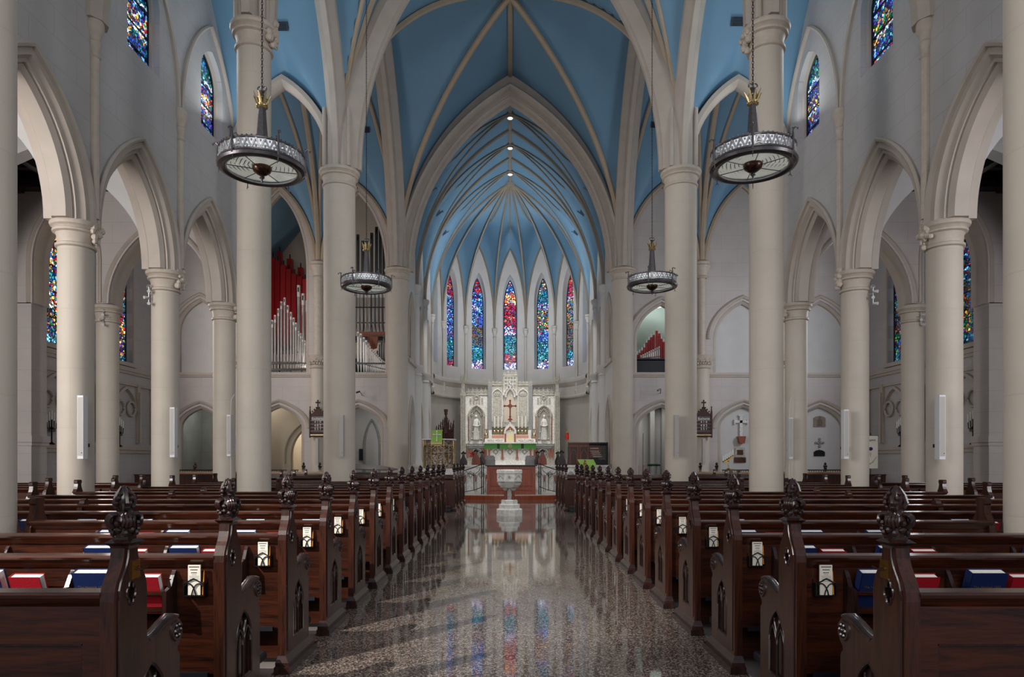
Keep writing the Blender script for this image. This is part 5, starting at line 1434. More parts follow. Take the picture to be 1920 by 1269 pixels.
# ---- choir stalls and chairs
def stall(x, y, zt, w, mat, label):
    og = (x, y, 1.1); th = thing('choir_stall', og, label, 'choir stall', 'choir stalls in the chancel')
    zs = zt - .45
    q = MB(); q.prism([(x - w / 2, 1.1), (x - w / 2, zs), (x - w * .18, zs + .22), (x, zs + .26), (x + w * .18, zs + .22), (x + w / 2, zs), (x + w / 2, 1.1)], y - .04, y + .04, 'xz'); e = q.build('stall_end', mat, th, og, smooth=False)
    q = MB(); q.tube([(x, y, zs + .22), (x, y, zt)], [.04, .012], 6); q.ball((x - .07, y, zs + .34), .045, 7, 5); q.ball((x + .07, y, zs + .34), .045, 7, 5); q.ball((x, y, zs + .38), .05, 7, 5); q.tube([(x - .06, y, zs + .26), (x + .06, y, zs + .26)], .03, 6); q.build('fleur_finial', 'wood_dk', e, og)
    q = MB(); q.box(x - .03, x + .03, y + .04, y + 1.6, 1.1, zs - .1); q.box(x - .06, x + .06, y + .04, y + 1.6, zs - .1, zs - .06); q.build('desk', mat, th, og, smooth=False)
for px, py, y, w, mat, lab in ((869, 845, 29.2, .32, 'wood_dk', 'dark choir stall end, leftmost of the chancel stalls'), (892.5, 841, 29.2, .36, 'wood_red', 'orange-brown choir stall end behind the left hand rail'), (904, 844, 31.0, .3, 'wood_dk', 'dark choir stall end just left of the wooden desk'),
    (1008, 844, 31.0, .3, 'wood_dk', 'dark choir stall end just right of the wooden desk'), (1017, 841, 29.2, .36, 'wood_red', 'orange-brown choir stall end behind the right hand rail'), (1046, 845, 31.2, .28, 'wood_dk', 'narrow dark choir stall end left of the organ console'), (1053, 843, 28.9, .34, 'wood_dk', 'dark choir stall end touching the organ console on its left')):
    stall(WX_(px, y), y, WZ(py, y), w, mat, lab)
for s in (-1, 1):
    og = (s * .92, 31.6, 1.1); C_ = thing('sanctuary_chair', og, 'grey upholstered low chair back on the %s before the altar' % SIDE[s], 'chair', 'grey chairs before the altar')
    x = og[0]; q = MB(); q.prism([(x - .22, 1.45), (x - .22, 1.6), (x - .15, 1.68), (x + .15, 1.68), (x + .22, 1.6), (x + .22, 1.45)], 31.56, 31.64, 'xz'); q.box(x - .22, x + .22, 31.6, 31.66, 1.2, 1.46); q.build('backrest', 'marble_g', C_, og, smooth=False)
    q = MB(); q.bbox(x - .24, x + .24, 31.64, 32.1, 1.4, 1.48, .02); q.build('seat', 'marble_g', C_, og, smooth=False)
    for a in (-.2, .2):
        for b in (31.66, 32.06): q = MB(); q.box(x + a - .02, x + a + .02, b - .02, b + .02, 1.1, 1.4); q.build('leg', 'wood_dk', C_, og, smooth=False)
# flowers by the left stall
fx_, fz_ = W(888, 849, 31.2); og = (fx_, 31.2, 1.1); V = thing('flower_vase', og, 'red flowers in a vase behind the left choir stall', 'flowers')
q = MB(); q.lathe([(.08, 1.1), (.12, 1.3), (.06, 1.5), (.08, 1.6)], 12, (fx_, 31.2, 0)); q.build('vase', 'marble', V, og)
q = MB(); rnd = random.Random(2)
for i in range(22): q.ball((fx_ + rnd.uniform(-.13, .13), 31.2 + rnd.uniform(-.08, .08), fz_ - .1 + rnd.uniform(-.12, .14)), .045, 6, 4)
q.build('blossoms', 'redpaint', V, og)

# ---- pulpit
PY = 26.35; PX = WX_(823, PY); og = (PX, PY + .1, .17); P_ = thing('pulpit', og, 'gilded bronze and marble pulpit with beaded columns beside the left chancel wall', 'pulpit')
zt, zb = WZ(823, PY), 1.15; r8 = .62
og2 = (PX, PY + .1, 0)
q = MB(); q.lathe([(.35, 0), (.35, .5), (.62, .8), (.66, zb - .1), (.68, zb)], 8, og2, a0=oc); q.build('stone_base', 'marble', P_, og, smooth=False)
q = MB(); q.lathe([(r8, zt - .06), (r8 + .07, zt - .04), (r8 + .07, zt), (r8 - .1, zt), (r8 - .1, zt - .06)], 8, og2, a0=oc); q.build('marble_rim', 'marble', P_, og, smooth=False)
q = MB(); q.lathe([(r8 - .1, zb), (r8 - .1, zt - .06)], 8, og2, a0=oc, cap=False)
t_ = NT('mosaic figures behind gilt frames'); v_ = t_.new('ShaderNodeTexVoronoi', Scale=22.); t_.link(t_.coords(), v_.inputs['Vector']); sp2 = t_.n.new('ShaderNodeSeparateColor'); t_.link(v_.outputs['Color'], sp2.inputs[0])
t_.link(t_.ramp(sp2.outputs[0], [(0, srgb(110, 90, 70)), (.3, srgb(150, 140, 130)), (.5, srgb(96, 44, 36)), (.66, srgb(70, 80, 90)), (.8, srgb(176, 164, 150))], 'CONSTANT'), t_.b.inputs['Base Color'])
q.build('mosaic_panels', t_.m, P_, og, smooth=False)
for k in range(8):
    a = k * pi / 4 + oc; px, py = PX + r8 * cos(a), PY + .1 + r8 * sin(a)
    q = MB()
    for i in range(18): q.ball((px, py, zb + .06 + .045 * i), .032, 6, 4)
    q.tube([(px, py, zb + .85), (px, py, zt - .06)], .03, 6); q.build('beaded_column', 'gold', P_, og)
    a2 = a + pi / 8; c_, s_ = cos(a2), sin(a2); rr = r8 * cos(pi / 8) - .02; w_ = r8 * sin(pi / 8)
    q = MB(); PP = lambda u, z: (PX + rr * c_ - u * s_, PY + .1 + rr * s_ + u * c_, z)
    q.tube([PP(-w_, zb + .04), PP(w_, zb + .04)], .025, 5); q.tube([PP(-w_, zt - .24), PP(w_, zt - .24)], .02, 5); q.tube([PP(0, zb + .1), PP(0, zt - .25)], .02, 5); q.tube([PP(-w_ * .8, zb + .62), PP(w_ * .8, zb + .62)], .018, 5); q.tube([PP(-w_, zt - .4), PP(-w_ * .5, zt - .29), PP(0, zt - .25), PP(w_ * .5, zt - .29), PP(w_, zt - .4)], .015, 5)
    q.build('gilt_frame', 'gold', P_, og)
q = MB(); x_ = WX_(819, PY - .6); za, zb2 = WZ(806, PY - .6), WZ(831, PY - .6)
q.add([(x_ - .2, PY - .6, zb2), (x_ + .2, PY - .6, zb2), (x_ + .2, PY - .55, za), (x_ - .2, PY - .55, za), (x_ - .2, PY - .3, za + .02), (x_ + .2, PY - .3, za + .02)], [(0, 1, 2, 3), (3, 2, 5, 4)])
q.box(x_ - .2, x_ + .2, PY - .54, PY - .3, za - .03, za + .0); q.box(x_ - .04, x_ + .04, PY - .5, PY - .4, zt + .003, za - .03)
FA = q.build('pulpit_fall', 'lime', None, (x_, PY - .5, zb2), smooth=False); tag(FA, 'lime green cloth with a white cross hanging on the pulpit', 'pulpit cloth')
q = MB(); zm = (za + zb2) / 2 + .03; q.box(x_ - .012, x_ + .012, PY - .612, PY - .6, zm - .18, zm + .16); q.box(x_ - .12, x_ + .12, PY - .612, PY - .6, zm + .03, zm + .055)
for a_, b_ in ((0, .17), (0, -.19), (-.13, .042), (.13, .042)): q.ball((x_ + a_, PY - .606, zm + b_), .028, 6, 4)
q.build('white_cross', 'linen', FA, (x_, PY - .5, zb2), smooth=False)
q = MB(); q.box(x_ - .2, x_ + .2, PY - .606, PY - .598, zb2 - .03, zb2 + .02); q.build('gold_fringe', 'gold', FA, (x_, PY - .5, zb2), smooth=False)
# ---- canopied throne behind the pulpit
TY = 36.6; tx = WX_(836, TY); og = (tx, TY, 1.1); T_ = thing('bishops_throne', og, 'dark red-brown carved throne with tall pinnacled canopy behind the pulpit', 'throne')
q = MB(); q.box(tx - .35, tx + .35, TY, TY + .12, 1.1, WZ(805, TY)); q.box(tx - .38, tx - .3, TY - .5, TY + .1, 1.1, 2.0); q.box(tx + .3, tx + .38, TY - .5, TY + .1, 1.1, 2.0); q.build('back', 'wood_board', T_, og, smooth=False)
q = MB(); q.box(tx - .3, tx + .3, TY - .5, TY, 1.5, 1.58); q.build('seat', 'wood_red', T_, og, smooth=False)
q = MB()
q.lathe([(.2, WZ(812, TY)), (.13, WZ(800, TY)), (.06, WZ(790, TY)), (.05, WZ(778, TY))], 6, (tx, TY + .05, 0))
q.lathe([(.05, WZ(778, TY)), (.09, WZ(776, TY)), (.08, WZ(773, TY)), (.11, WZ(770, TY)), (.1, WZ(767, TY))], 8, (tx, TY + .05, 0))
for dx, top in ((-.50, 797), (-.38, 794), (-.27, 789), (-.16, 784), (-.07, 781), (.08, 781), (.16, 785), (.27, 790), (.36, 794), (.42, 786)):
    q.tube([(tx + dx, TY - .1, WZ(826, TY)), (tx + dx, TY - .1, WZ(top + 7, TY)), (tx + dx, TY - .1, WZ(top, TY))], [.03, .03, .004], 6)
    for k in range(4): q.ball((tx + dx + .02 * (-1) ** k, TY - .13, WZ(top + 4 + k * 5, TY)), .034, 5, 4)
    q.tube([(tx + dx - .05, TY - .1, WZ(top + 12, TY)), (tx + dx, TY - .1, WZ(top + 8, TY)), (tx + dx + .05, TY - .1, WZ(top + 12, TY))], .014, 4)
q.build('pinnacled_canopy', 'wood_board', T_, og, smooth=False)
# ---- organ console
CYY = 28.5; og = (WX_(1104, CYY), CYY, 1.1); C_ = thing('organ_console', og, 'wooden organ console with gothic panels, keyboards and rows of white stops', 'organ console')
zt = WZ(831, CYY); xa, xm, xb = WX_(1065, CYY), WX_(1105, CYY), WX_(1140, CYY)
q = MB(); q.box(xa, xm, CYY, CYY + .5, 1.1, zt); cs = q.build('panelled_case', 'wood_z', C_, og, smooth=False)
q = MB()
for i in range(2):
    x0 = xa + .04 + i * .43; q.box(x0 + .02, x0 + .05, CYY - .02, CYY, 1.15, zt - .12); q.box(x0 + .36, x0 + .39, CYY - .02, CYY, 1.15, zt - .12); q.box(x0, x0 + .4, CYY - .02, CYY, zt - .14, zt - .08)
    band(q, lambda u, z, d: (u, CYY + d, z), x0 + .2, .12, zt - .55, .28, [(0, 0), (0, -.02), (.025, -.02), (.025, 0)], leg=.3, n=6)
q.box(xa - .03, xm + .02, CYY - .04, CYY + .5, zt, zt + .04); q.build('gothic_panels', 'wood_red', cs, og, smooth=False)
q = MB(); q.box(xm, xb, CYY + .35, CYY + .6, 1.1, zt); q.box(xb - .05, xb, CYY, CYY + .4, 1.1, zt - .02); q.box(xm, xb, CYY - .02, CYY + .6, zt - .02, zt + .04); q.build('console_body', 'black', C_, og, smooth=False)
for k in range(4):
    q = MB(); q.box(xm + .04 + .05 * k, xb - .36 + .05 * k, CYY + .12 + .05 * (3 - k) * -1 + .15, CYY + .3, zt - .34 - .075 * k, zt - .315 - .075 * k); q.build('keyboard', 'page', C_, og, smooth=False)
q = MB(); q.box(xm + .06, xm + .42, CYY + .28, CYY + .34, zt - .22, zt - .19); q.build('lit_music_light', 'candle', C_, og, smooth=False)
q = MB(); q.box(xm + .02, xb - .3, CYY + .3, CYY + .35, zt - .6, zt - .1); q.build('key_desk', 'wood_red', C_, og, smooth=False)
q = MB()
for i in range(6):
    for j in range(11): q.ball((xb - .33 + .055 * i + .01 * (j % 2), CYY + .33, zt - .14 - .052 * j), .014, 5, 3)
q.build('stop_knobs', 'page', C_, og)
q = MB(); xx = xb - .08; q.box(xx - .02, xx + .02, CYY + .1, CYY + .14, zt + .04, zt + .1); q.box(xx - .6, xx - .52, CYY + .1, CYY + .14, zt + .04, zt + .1); q.build('papers', 'linen', C_, og, smooth=False)
# ---- lectern cloth with flowers in front of the console
LY = 26.9; og = (WX_(1098, LY), LY, .17); L_ = thing('lectern', og, 'small lectern draped in lime green cloth before the organ console', 'lectern')
x_ = og[0]; q = MB(); q.add([(x_ - .34, LY - .1, WZ(861, LY)), (x_ + .30, LY - .1, WZ(861, LY)), (x_ + .38, LY - .3, WZ(871, LY)), (x_ - .24, LY - .3, WZ(871, LY)), (x_ + .34, LY - .32, WZ(881, LY)), (x_ - .1, LY - .32, WZ(881, LY))], [(0, 1, 2, 3), (3, 2, 4, 5)]); q.build('green_cloth', 'lime', L_, og, smooth=False)
q = MB(); q.box(x_ - .3, x_ + .3, LY - .1, LY, WZ(862, LY) - .04, WZ(862, LY)); q.tube([(x_, LY, .0), (x_, LY, WZ(863, LY))], .05, 8); q.lathe([(.3, 0), (.28, .06), (.06, .12)], 12, (x_, LY, 0)); q.build('stand', 'wood_dk', L_, og, smooth=False)
rnd = random.Random(8); q = MB()
for i in range(16): q.ball((x_ - .02 + rnd.uniform(-.1, .1), LY - .34, WZ(872, LY) + rnd.uniform(-.2, .2)), .03, 5, 4)
q.build('red_emblem', 'marble_r', L_, og)
# ---- sanctuary lamp
sx_, sz_ = W(1063.5, 818, 37.9); og = (sx_, 37.9, sz_); S_ = thing('sanctuary_lamp', og, 'small red lamp hanging on the grey wall right of the altar screen', 'lamp')
q = MB(); q.lathe([(.07, -.2), (.1, -.1), (.1, .12), (.08, .18)], 10, (sx_, 37.9, sz_)); q.build('red_glass', 'redglass', S_, og)
q = MB(); q.torus((sx_, 37.9, sz_ + .2), .1, .02, 12, 5); q.torus((sx_, 37.9, sz_ - .2), .07, .02, 12, 5)
for k in range(3): a = k * 2.1; q.tube([(sx_ + .1 * cos(a), 37.9 + .1 * sin(a), sz_ - .2), (sx_ + .1 * cos(a), 37.9 + .1 * sin(a), sz_ + .2), (sx_, 37.9, sz_ + .4)], .012, 4)
q.tube([(sx_, 37.9, sz_ + .4), (sx_, 38.3, sz_ + .45), (sx_, 40, sz_ + .45)], .015, 5); q.build('metal_frame', 'gold', S_, og)

# ---- hymn boards
for s, pxc in ((-1, 596), (1, 1319.5)):
    Y = 26.8; x = WX_(pxc, Y); og = (x, Y, WZ(820, Y)); k = Y / 1280
    Hb = thing('hymn_board', og, 'carved wooden hymn board with cross finial on the %s transept column' % SIDE[s], 'hymn board', 'hymn boards')
    q = MB(); z0, z1 = WZ(819, Y), WZ(779, Y); hw = 13.5 * k; q.box(x - hw, x + hw, Y, Y + .05, z0, z1)
    q.prism([(x - hw, z1), (x - hw, z1 + 2 * k), (x - hw * .55, z1 + 7 * k), (x - 2.5 * k, z1 + 14 * k), (x, z1 + 17 * k), (x + 2.5 * k, z1 + 14 * k), (x + hw * .55, z1 + 7 * k), (x + hw, z1 + 2 * k), (x + hw, z1)], Y, Y + .05, 'xz')
    q.build('board', 'wood_board', Hb, og, smooth=False)
    q = MB()
    for t in (-1, 1):
        for i in range(4): q.ball((x + t * (hw * (1 - i * .27)), Y - .01, z1 + (4 + i * 3.6) * k), 1.6 * k, 6, 4)
    q.tube([(x, Y, z1 + 15 * k), (x, Y, z1 + 29 * k)], .025, 6); q.tube([(x - 3.2 * k, Y, z1 + 24.5 * k), (x + 3.2 * k, Y, z1 + 24.5 * k)], .025, 6)
    for a_, b_ in ((0, 28), (-3, 24.5), (3, 24.5)): q.ball((x + a_ * k, Y, z1 + b_ * k), .035, 6, 4)
    q.build('cross_finial', 'wood_board', Hb, og)
    for t in (-1, 1):
        q = MB(); xx = x + t * 14.7 * k; q.box(xx - .03, xx + .03, Y - .02, Y + .05, z0 - .03, z1 + 8 * k); q.tube([(xx, Y + .01, z1 + 8 * k), (xx, Y + .01, z1 + 18 * k)], [.03, .012], 6); q.tube([(xx - .035, Y + .01, z1 + 16 * k), (xx + .035, Y + .01, z1 + 16 * k)], .014, 5); q.build('side_post', 'wood_board', Hb, og, smooth=False)
    q = MB(); q.box(x - hw, x + hw, Y - .05, Y, z0 + .06, z0 + .09); q.build('gilt_ledge', 'gold', Hb, og, smooth=False)
    q = MB(); q.box(x - hw + .03, x + hw - .03, Y - .012, Y, WZ(788.5, Y), WZ(781, Y)); q.build('heading_card', 'black', Hb, og, smooth=False)
    for zz, tx_, sz in ((785, 'Eucharist', .125), (791.2, '4 1 0', .13), (797.8, '4 8 2', .13), (804.2, '5 5 1', .13)):
        text_obj('lettering', tx_, sz, 'linen', Hb, (0, -.02, WZ(zz, Y) - og[2]))
    q = MB()
    for zz in (788.5, 795, 801.5, 808): q.box(x - hw, x + hw, Y - .015, Y, WZ(zz, Y) - .008, WZ(zz, Y) + .008)
    q.build('number_rail', 'wood_dk', Hb, og, smooth=False)

# ---- line-array speakers on columns
def speaker(x, y, z0, z1, w, label, mat='white', cable=False):
    og = (x, y, z0); th = thing('wall_speaker', og, label, 'speaker', 'slim column speakers')
    q = MB(); q.prism([(x - w / 2, y), (x - w / 2 * .8, y - w * .6), (x + w / 2 * .8, y - w * .6), (x + w / 2, y), (x + w / 2, y + w * .3), (x - w / 2, y + w * .3)], z0, z1, 'xy'); q.build('cabinet', mat, th, og, smooth=False)
    q = MB(); q.box(x - w * .34, x + w * .34, y - w * .615, y - w * .59, z0 + .05, z1 - .03); q.build('grille', 'speaker_grey', th, og, smooth=False)
    q = MB(); q.ball((x + w * .2, y - w * .62, z0 + .1), .008, 6, 4); q.box(x - .02, x + .02, y + w * .3, y + w * .3 + .12, z0 + .2, z0 + .26); q.build('mount', 'iron', th, og, smooth=False)
    if cable:
        q = MB(); q.tube([(x, y + .04, z1), (x + .02, y + .04, z1 + .4), (x + .08, y + .1, z1 + .55)], .008, 5); q.tube([(x, y + .04, z0), (x, y + .08, .4)], .008, 5); q.build('cable', 'white', th, og)
lab3 = {11.95: 'slim white speaker on the nearest low column at the %s', 15.05: 'slim white speaker on the middle low column at the %s', 18.15: 'slim white speaker on the last low column at the %s'}
for s, L in ((-1, ((11.95, 155.5, 742, 860), (15.05, 326, 764, 857), (18.15, 431, 778, 855))), (1, ((11.95, 1762, 741, 861), (15.05, 1584, 768, 860), (18.15, 1481, 783, 860)))):
    for yc, px, p0, p1 in L:
        off_ = ((px - 956.5) * s - (OX * 1280 / yc)) * yc / 1280
        yy = yc - .42; x = WX_(px, yy); speaker(x, yy, WZ(p1, yy), WZ(p0, yy), .125, lab3[yc] % SIDE[s], cable=(yc > 18))
    yy = 17.42; px = 641 if s < 0 else 1268; x = WX_(px, yy); speaker(x, yy, WZ(856, yy), WZ(778, yy), .13, 'slim beige speaker on the thick crossing column at the %s' % SIDE[s], 'speaker_grey')
    yy = 26.75; px = 595 if s < 0 else 1319; x = WX_(px, yy); speaker(x, yy, WZ(871, yy), WZ(822, yy), .13, 'slim grey speaker below the hymn board at the %s' % SIDE[s], 'speaker_grey')
# ---- spotlight clusters
for px, py, y, lab in ((279, 555, 14.75, 'white spotlight cluster on the left middle low column'), (193, 597, 17.82, 'white spotlight cluster on the pale far left column'), (1637, 555, 14.75, 'white spotlight cluster on the right middle low column'), (1727, 597, 17.82, 'white spotlight cluster on the pale far right column')):
    x, z = W(px, py, y); og = (x, y, z); th = thing('spotlight_bracket', og, lab, 'spotlight', 'spotlight clusters'); sx = 1 if px < 900 else -1
    q = MB(); q.tube([(x, y, z - .18), (x, y, z + .2)], .012, 6); q.torus((x, y, z + .2), .04, .012, 10, 5, 'y'); q.tube([(x, y, z + .05), (x + sx * .12, y + .1, z + .05)], .014, 5); q.build('bar', 'pewter_l', th, og)
    for k in range(3):
        q = MB(); zz = z + .1 - .13 * k; q.tube([(x, y - .02, zz), (x - .05 * (1 if k % 2 else -1), y - .1, zz - .02)], [.02, .035], 8); q.build('lamp_head', 'white', th, og)

# ---- organ pipes
def pipe(x, y, z0, z1, r, mat, label, group, proto={}):
    """metal flue pipe with conical foot, mouth and tuning slot"""
    key = (mat,)
    h = z1 - z0; og = (x, y, z0)
    th = thing('organ_pipe', og, label, 'organ pipe', group)
    f = min(.38, h * .22)
    q = MB(); q.lathe([(r * .3, 0), (r, f), (r, h)], 12, og); q.build('pipe_body', mat, th, og)
    q = MB(); q.box(x - r * .55, x + r * .55, y - r * 1.04, y - r * .7, z0 + f + .02, z0 + f + .07); q.build('mouth', 'black', th, og, smooth=False)
    q = MB(); q.box(x - r * .35, x + r * .35, y - r * 1.04, y - r * .8, z1 - r * 4.2, z1 - r * 1.4); q.build('tuning_slot', 'black', th, og, smooth=False)
    q = MB(); q.lathe([(r * 1.03, h - r * 7), (r * 1.03, h - r * .1)], 12, og, cap=False); q.build('tuning_collar', 'tin' if mat != 'steel_d' else 'steel_d', th, og)
LEDGE = 4.98
# left bay, front rank
Y = 28.25; k = Y / 1280; ox, sc = 500, 4.533
xs = [48, 72, 100, 125, 153, 180, 207, 230, 250, 273, 290, 306, 326, 341, 356, 369]; ts = [725, 683, 628, 568, 535, 600, 658, 705, 748, 820, 838, 868, 898, 920, 945, 962]
for i, (a, b) in enumerate(zip(xs, ts)):
    pipe(WX_(ox + a / sc, Y), Y, LEDGE + .104, WZ(440 + b / sc, Y), .045 if i < 9 else .029, 'steel', 'silver organ pipe in the front rank under the red pipes, number %d from the left' % (i + 1), 'front rank of silver pipes')
Y = 28.8
for i, (a, b) in enumerate(zip((272, 310, 345, 375), (430, 500, 560, 608))):
    pipe(WX_(ox + a / sc, Y), Y, LEDGE + .6, WZ(440 + b / sc, Y), .07, 'steel', '%s of four large silver pipes at the right of the red pipe bay' % ('tallest', 'second tallest', 'third tallest', 'shortest')[i], 'large silver pipes')
Y = 29.9; k = Y / 1280
xs = [(30, 65, 190), (65, 111, 220), (113, 160, 255), (161, 206, 290), (207, 252, 330), (254, 298, 352), (300, 341, 375), (343, 382, 402)]
for i, (a, b, t) in enumerate(xs):
    x0, x1 = WX_(ox + a / sc, Y) + .01, WX_(ox + b / sc, Y) - .01; z1 = WZ(440 + t / sc, Y); z0 = 6.4
    for row in (0, 1):
        dy = row * .5; z1r = z1 + (.0 if row == 0 else .42); og = ((x0 + x1) / 2, Y + dy, z0); sh = .12 * row
        if row and i % 2: continue
        th = thing('wooden_organ_pipe', og, 'square red wooden organ pipe, %s in the %s rank from the left' % (ORD[i] if i else 'first', ('front', 'rear')[row]), 'organ pipe', 'red wooden pipes')
        q = MB(); q.bbox(x0 + sh, x1 + sh, Y + dy, Y + dy + .28, z0, z1r, .006); q.build('pipe_body', 'redpaint', th, og, smooth=False)
        q = MB(); q.box(og[0] + sh - .02, og[0] + sh + .02, Y + dy + .1, Y + dy + .14, z1r - .02, z1r + .2 + .02); q.build('stopper_handle', 'black', th, og, smooth=False)
q = MB(); q.box(-10.5, -8.0, 28.1, 28.15, LEDGE + .45, LEDGE + .5); q.box(-10.5, -8.0, 28.0, 28.5, 4.906, LEDGE + .1); q.box(-10.5, -8.0, 29.5, 30.6, 6.2, 6.4); q.box(-10.5, -8.0, 28.1, 28.14, LEDGE + .18, LEDGE + .26)
for i in range(6): q.box(-10.5 + i * .49, -10.45 + i * .49, 29.55, 29.6, LEDGE, 6.3)
o = q.build('pipe_rack', 'black', None, (-9.2, 28.3, LEDGE), smooth=False); tag(o, 'dark rack holding the red and silver pipes of the left organ bay', 'organ rack')
# left bay two
Y = 28.25
xs = [778, 802, 827, 847, 863, 880, 896, 910, 923, 935, 947, 958, 970, 982, 994, 1005]; ts = [825, 840, 872, 898, 932, 950, 970, 985, 1000, 1012, 1025, 1040, 1052, 1062, 1072, 1080]
for i, (a, b) in enumerate(zip(xs, ts)):
    pipe(WX_(ox + a / sc, Y), Y, LEDGE + .104, WZ(440 + b / sc, Y), .048 - .0015 * i if i < 4 else .026, 'tin', 'whitish organ pipe below the dark tall pipes, number %d from the left' % (i + 1), 'descending whitish pipes')
Y = 30.0
for i, (px, py) in enumerate(((671, 440), (680, 452), (697, 437), (706, 426), (713, 423), (720, 432), (726, 446))):
    pipe(WX_(px, Y), Y, 6.904, WZ(py, Y), .066, 'steel_d', 'tall dark zinc organ pipe behind the left far chandelier, number %d from the left' % (i + 1), 'tall dark zinc pipes')
Y = 29.3
for i in range(8):
    px = 672 + 7 * i; pipe(WX_(px, Y), Y, 6.925, WZ(540, Y), .06, 'steel', 'thin grey organ pipe standing on the orange beam, number %d from the left' % (i + 1), 'thin grey pipes')
Y = 28.7
for i in range(9):
    px = 704 + 2.6 * i; pipe(WX_(px, Y), Y + .12 * (i % 3), LEDGE + .3, WZ(662 - 5.5 * i, Y), .03, 'steel_d', 'small dark organ pipe at the lower right of the far left bay, number %d' % (i + 1), 'small dark pipes')
q = MB(); a, z_ = W(678, 627, 29.); b, _ = W(716, 627, 29.); q.box(a - .2, b + .1, 29.0, 29.5, z_, z_ + .12); q.prism([(WX_(689, 29), WZ(631, 29)), (WX_(709, 29), WZ(631, 29)), (WX_(706, 29), WZ(652, 29)), (WX_(696, 29), WZ(655, 29))], 29.0, 29.1, 'xz')
o = q.build('wind_chest', 'terracotta', None, (WX_(697, 29), 29.2, z_), smooth=False); tag(o, 'orange wooden wind chest behind the whitish pipes', 'wind chest')
q = MB(); q.box(-7.4, -4.8, 28.1, 28.15, LEDGE + .45, LEDGE + .5); q.box(-7.4, -4.8, 28.0, 28.5, 4.906, LEDGE + .1); q.box(-7.4, -4.8, 29.19, 29.22, WZ(578, 29.3), WZ(577, 29.3) + .02); q.box(-7.4, -4.8, 29.9, 30.4, 6.7, 6.9); q.box(-7.4, -4.8, 30.5, 30.55, 5., 6.)
o = q.build('pipe_rack', 'black', None, (-6.1, 28.3, LEDGE), smooth=False); tag(o, 'dark rack holding the whitish and zinc pipes of the far left organ bay', 'organ rack')
# right bay
Y = 28.7
L = [(175, 430), (190, 412), (205, 400), (220, 385), (235, 365), (250, 335), (265, 318), (280, 300), (296, 285), (315, 258), (332, 275), (345, 310), (360, 330)]
for i, (a, b) in enumerate(L):
    x = WX_(1140 + a / 3.43, Y); z1 = WZ(540 + b / 3.43, Y); z0 = WZ(674, Y) - .1; og = (x, Y, z0); w = .04
    th = thing('wooden_organ_pipe', og, 'small red wooden organ pipe in the right bay, number %d from the left' % (i + 1), 'organ pipe', 'small red pipes')
    q = MB(); q.bbox(x - w, x + w, Y, Y + .12, z0, z1 - .1, .004); q.build('pipe_body', 'redpaint', th, og, smooth=False)
    q = MB(); q.box(x - .015, x + .015, Y + .04, Y + .07, z1 - .1, z1 + .04); q.build('stopper_handle', 'tin', th, og, smooth=False)
Y = 28.4
for i in range(10):
    x = WX_(1140 + (212 + 13 * i) / 3.43, Y); pipe(x, Y, WZ(674, 28) + .004, WZ(540 + (432 - 6.2 * i) / 3.43, Y), .028, 'tin', 'small silver organ pipe before the red ones in the right bay, number %d' % (i + 1), 'small silver pipes')
q = MB(); q.box(4.85, 7.2, 28.0, 28.1, WZ(697, 28), WZ(674, 28)); q.box(4.85, 7.2, 28.0, 28.9, WZ(676, 28), WZ(674, 28)); q.box(4.85, 7.2, 28.05, 28.1, WZ(674, 28), WZ(672, 28) + .02)
o = q.build('organ_screen', 'navy', None, (6.1, 28, 5.), smooth=False); tag(o, 'dark navy screen below the small red pipes on the right', 'organ screen')
q = MB(); q.lathe([(.0, 0), (.3, .02), (.34, .08), (.3, .12)], 24, (6.2, 29.2, 8.0)); q.build
o = q.build('ceiling_light', 'bulb', None, (6.2, 29.2, 8.0)); tag(o, 'round lit ceiling light above the small red pipes', 'ceiling light')
q = MB(); q.box(5.75, 6.6, 29., 29.5, 4.24, 4.29); o = q.build('ceiling_light', 'bulb', None, (6.2, 29.2, 4.25), smooth=False); tag(o, 'flat lit ceiling panel in the room under the right organ bay', 'ceiling light')

# ---- wall pieces in the right transept
Y = 27.53; k = Y / 1280
og = (WX_(1388.5, Y), Y, WZ(831, Y)); th = thing('wall_cross', og, 'white wall cross standing on an orange wooden bracket', 'cross')
x = og[0]; q = MB(); q.box(x - .055, x + .055, Y - .08, Y, WZ(818, Y), WZ(779, Y)); q.box(x - .26, x + .26, Y - .08, Y, WZ(793, Y), WZ(789, Y) + .02)
for a_, b_ in ((-.26, WZ(791, Y)), (.26, WZ(791, Y))): q.box(x + a_ - .02, x + a_ + .02, Y - .09, Y, b_ - .1, b_ + .1)
q.box(x - .1, x + .1, Y - .09, Y, WZ(780, Y), WZ(778, Y)); q.build('cross', 'marble', th, og, smooth=False)
q = MB(); q.prism([(x - .15, WZ(818, Y)), (x + .15, WZ(818, Y)), (x + .1, WZ(831, Y)), (x - .1, WZ(831, Y))], Y - .22, Y, 'xz'); q.build('bracket', 'terracotta', th, og, smooth=False)
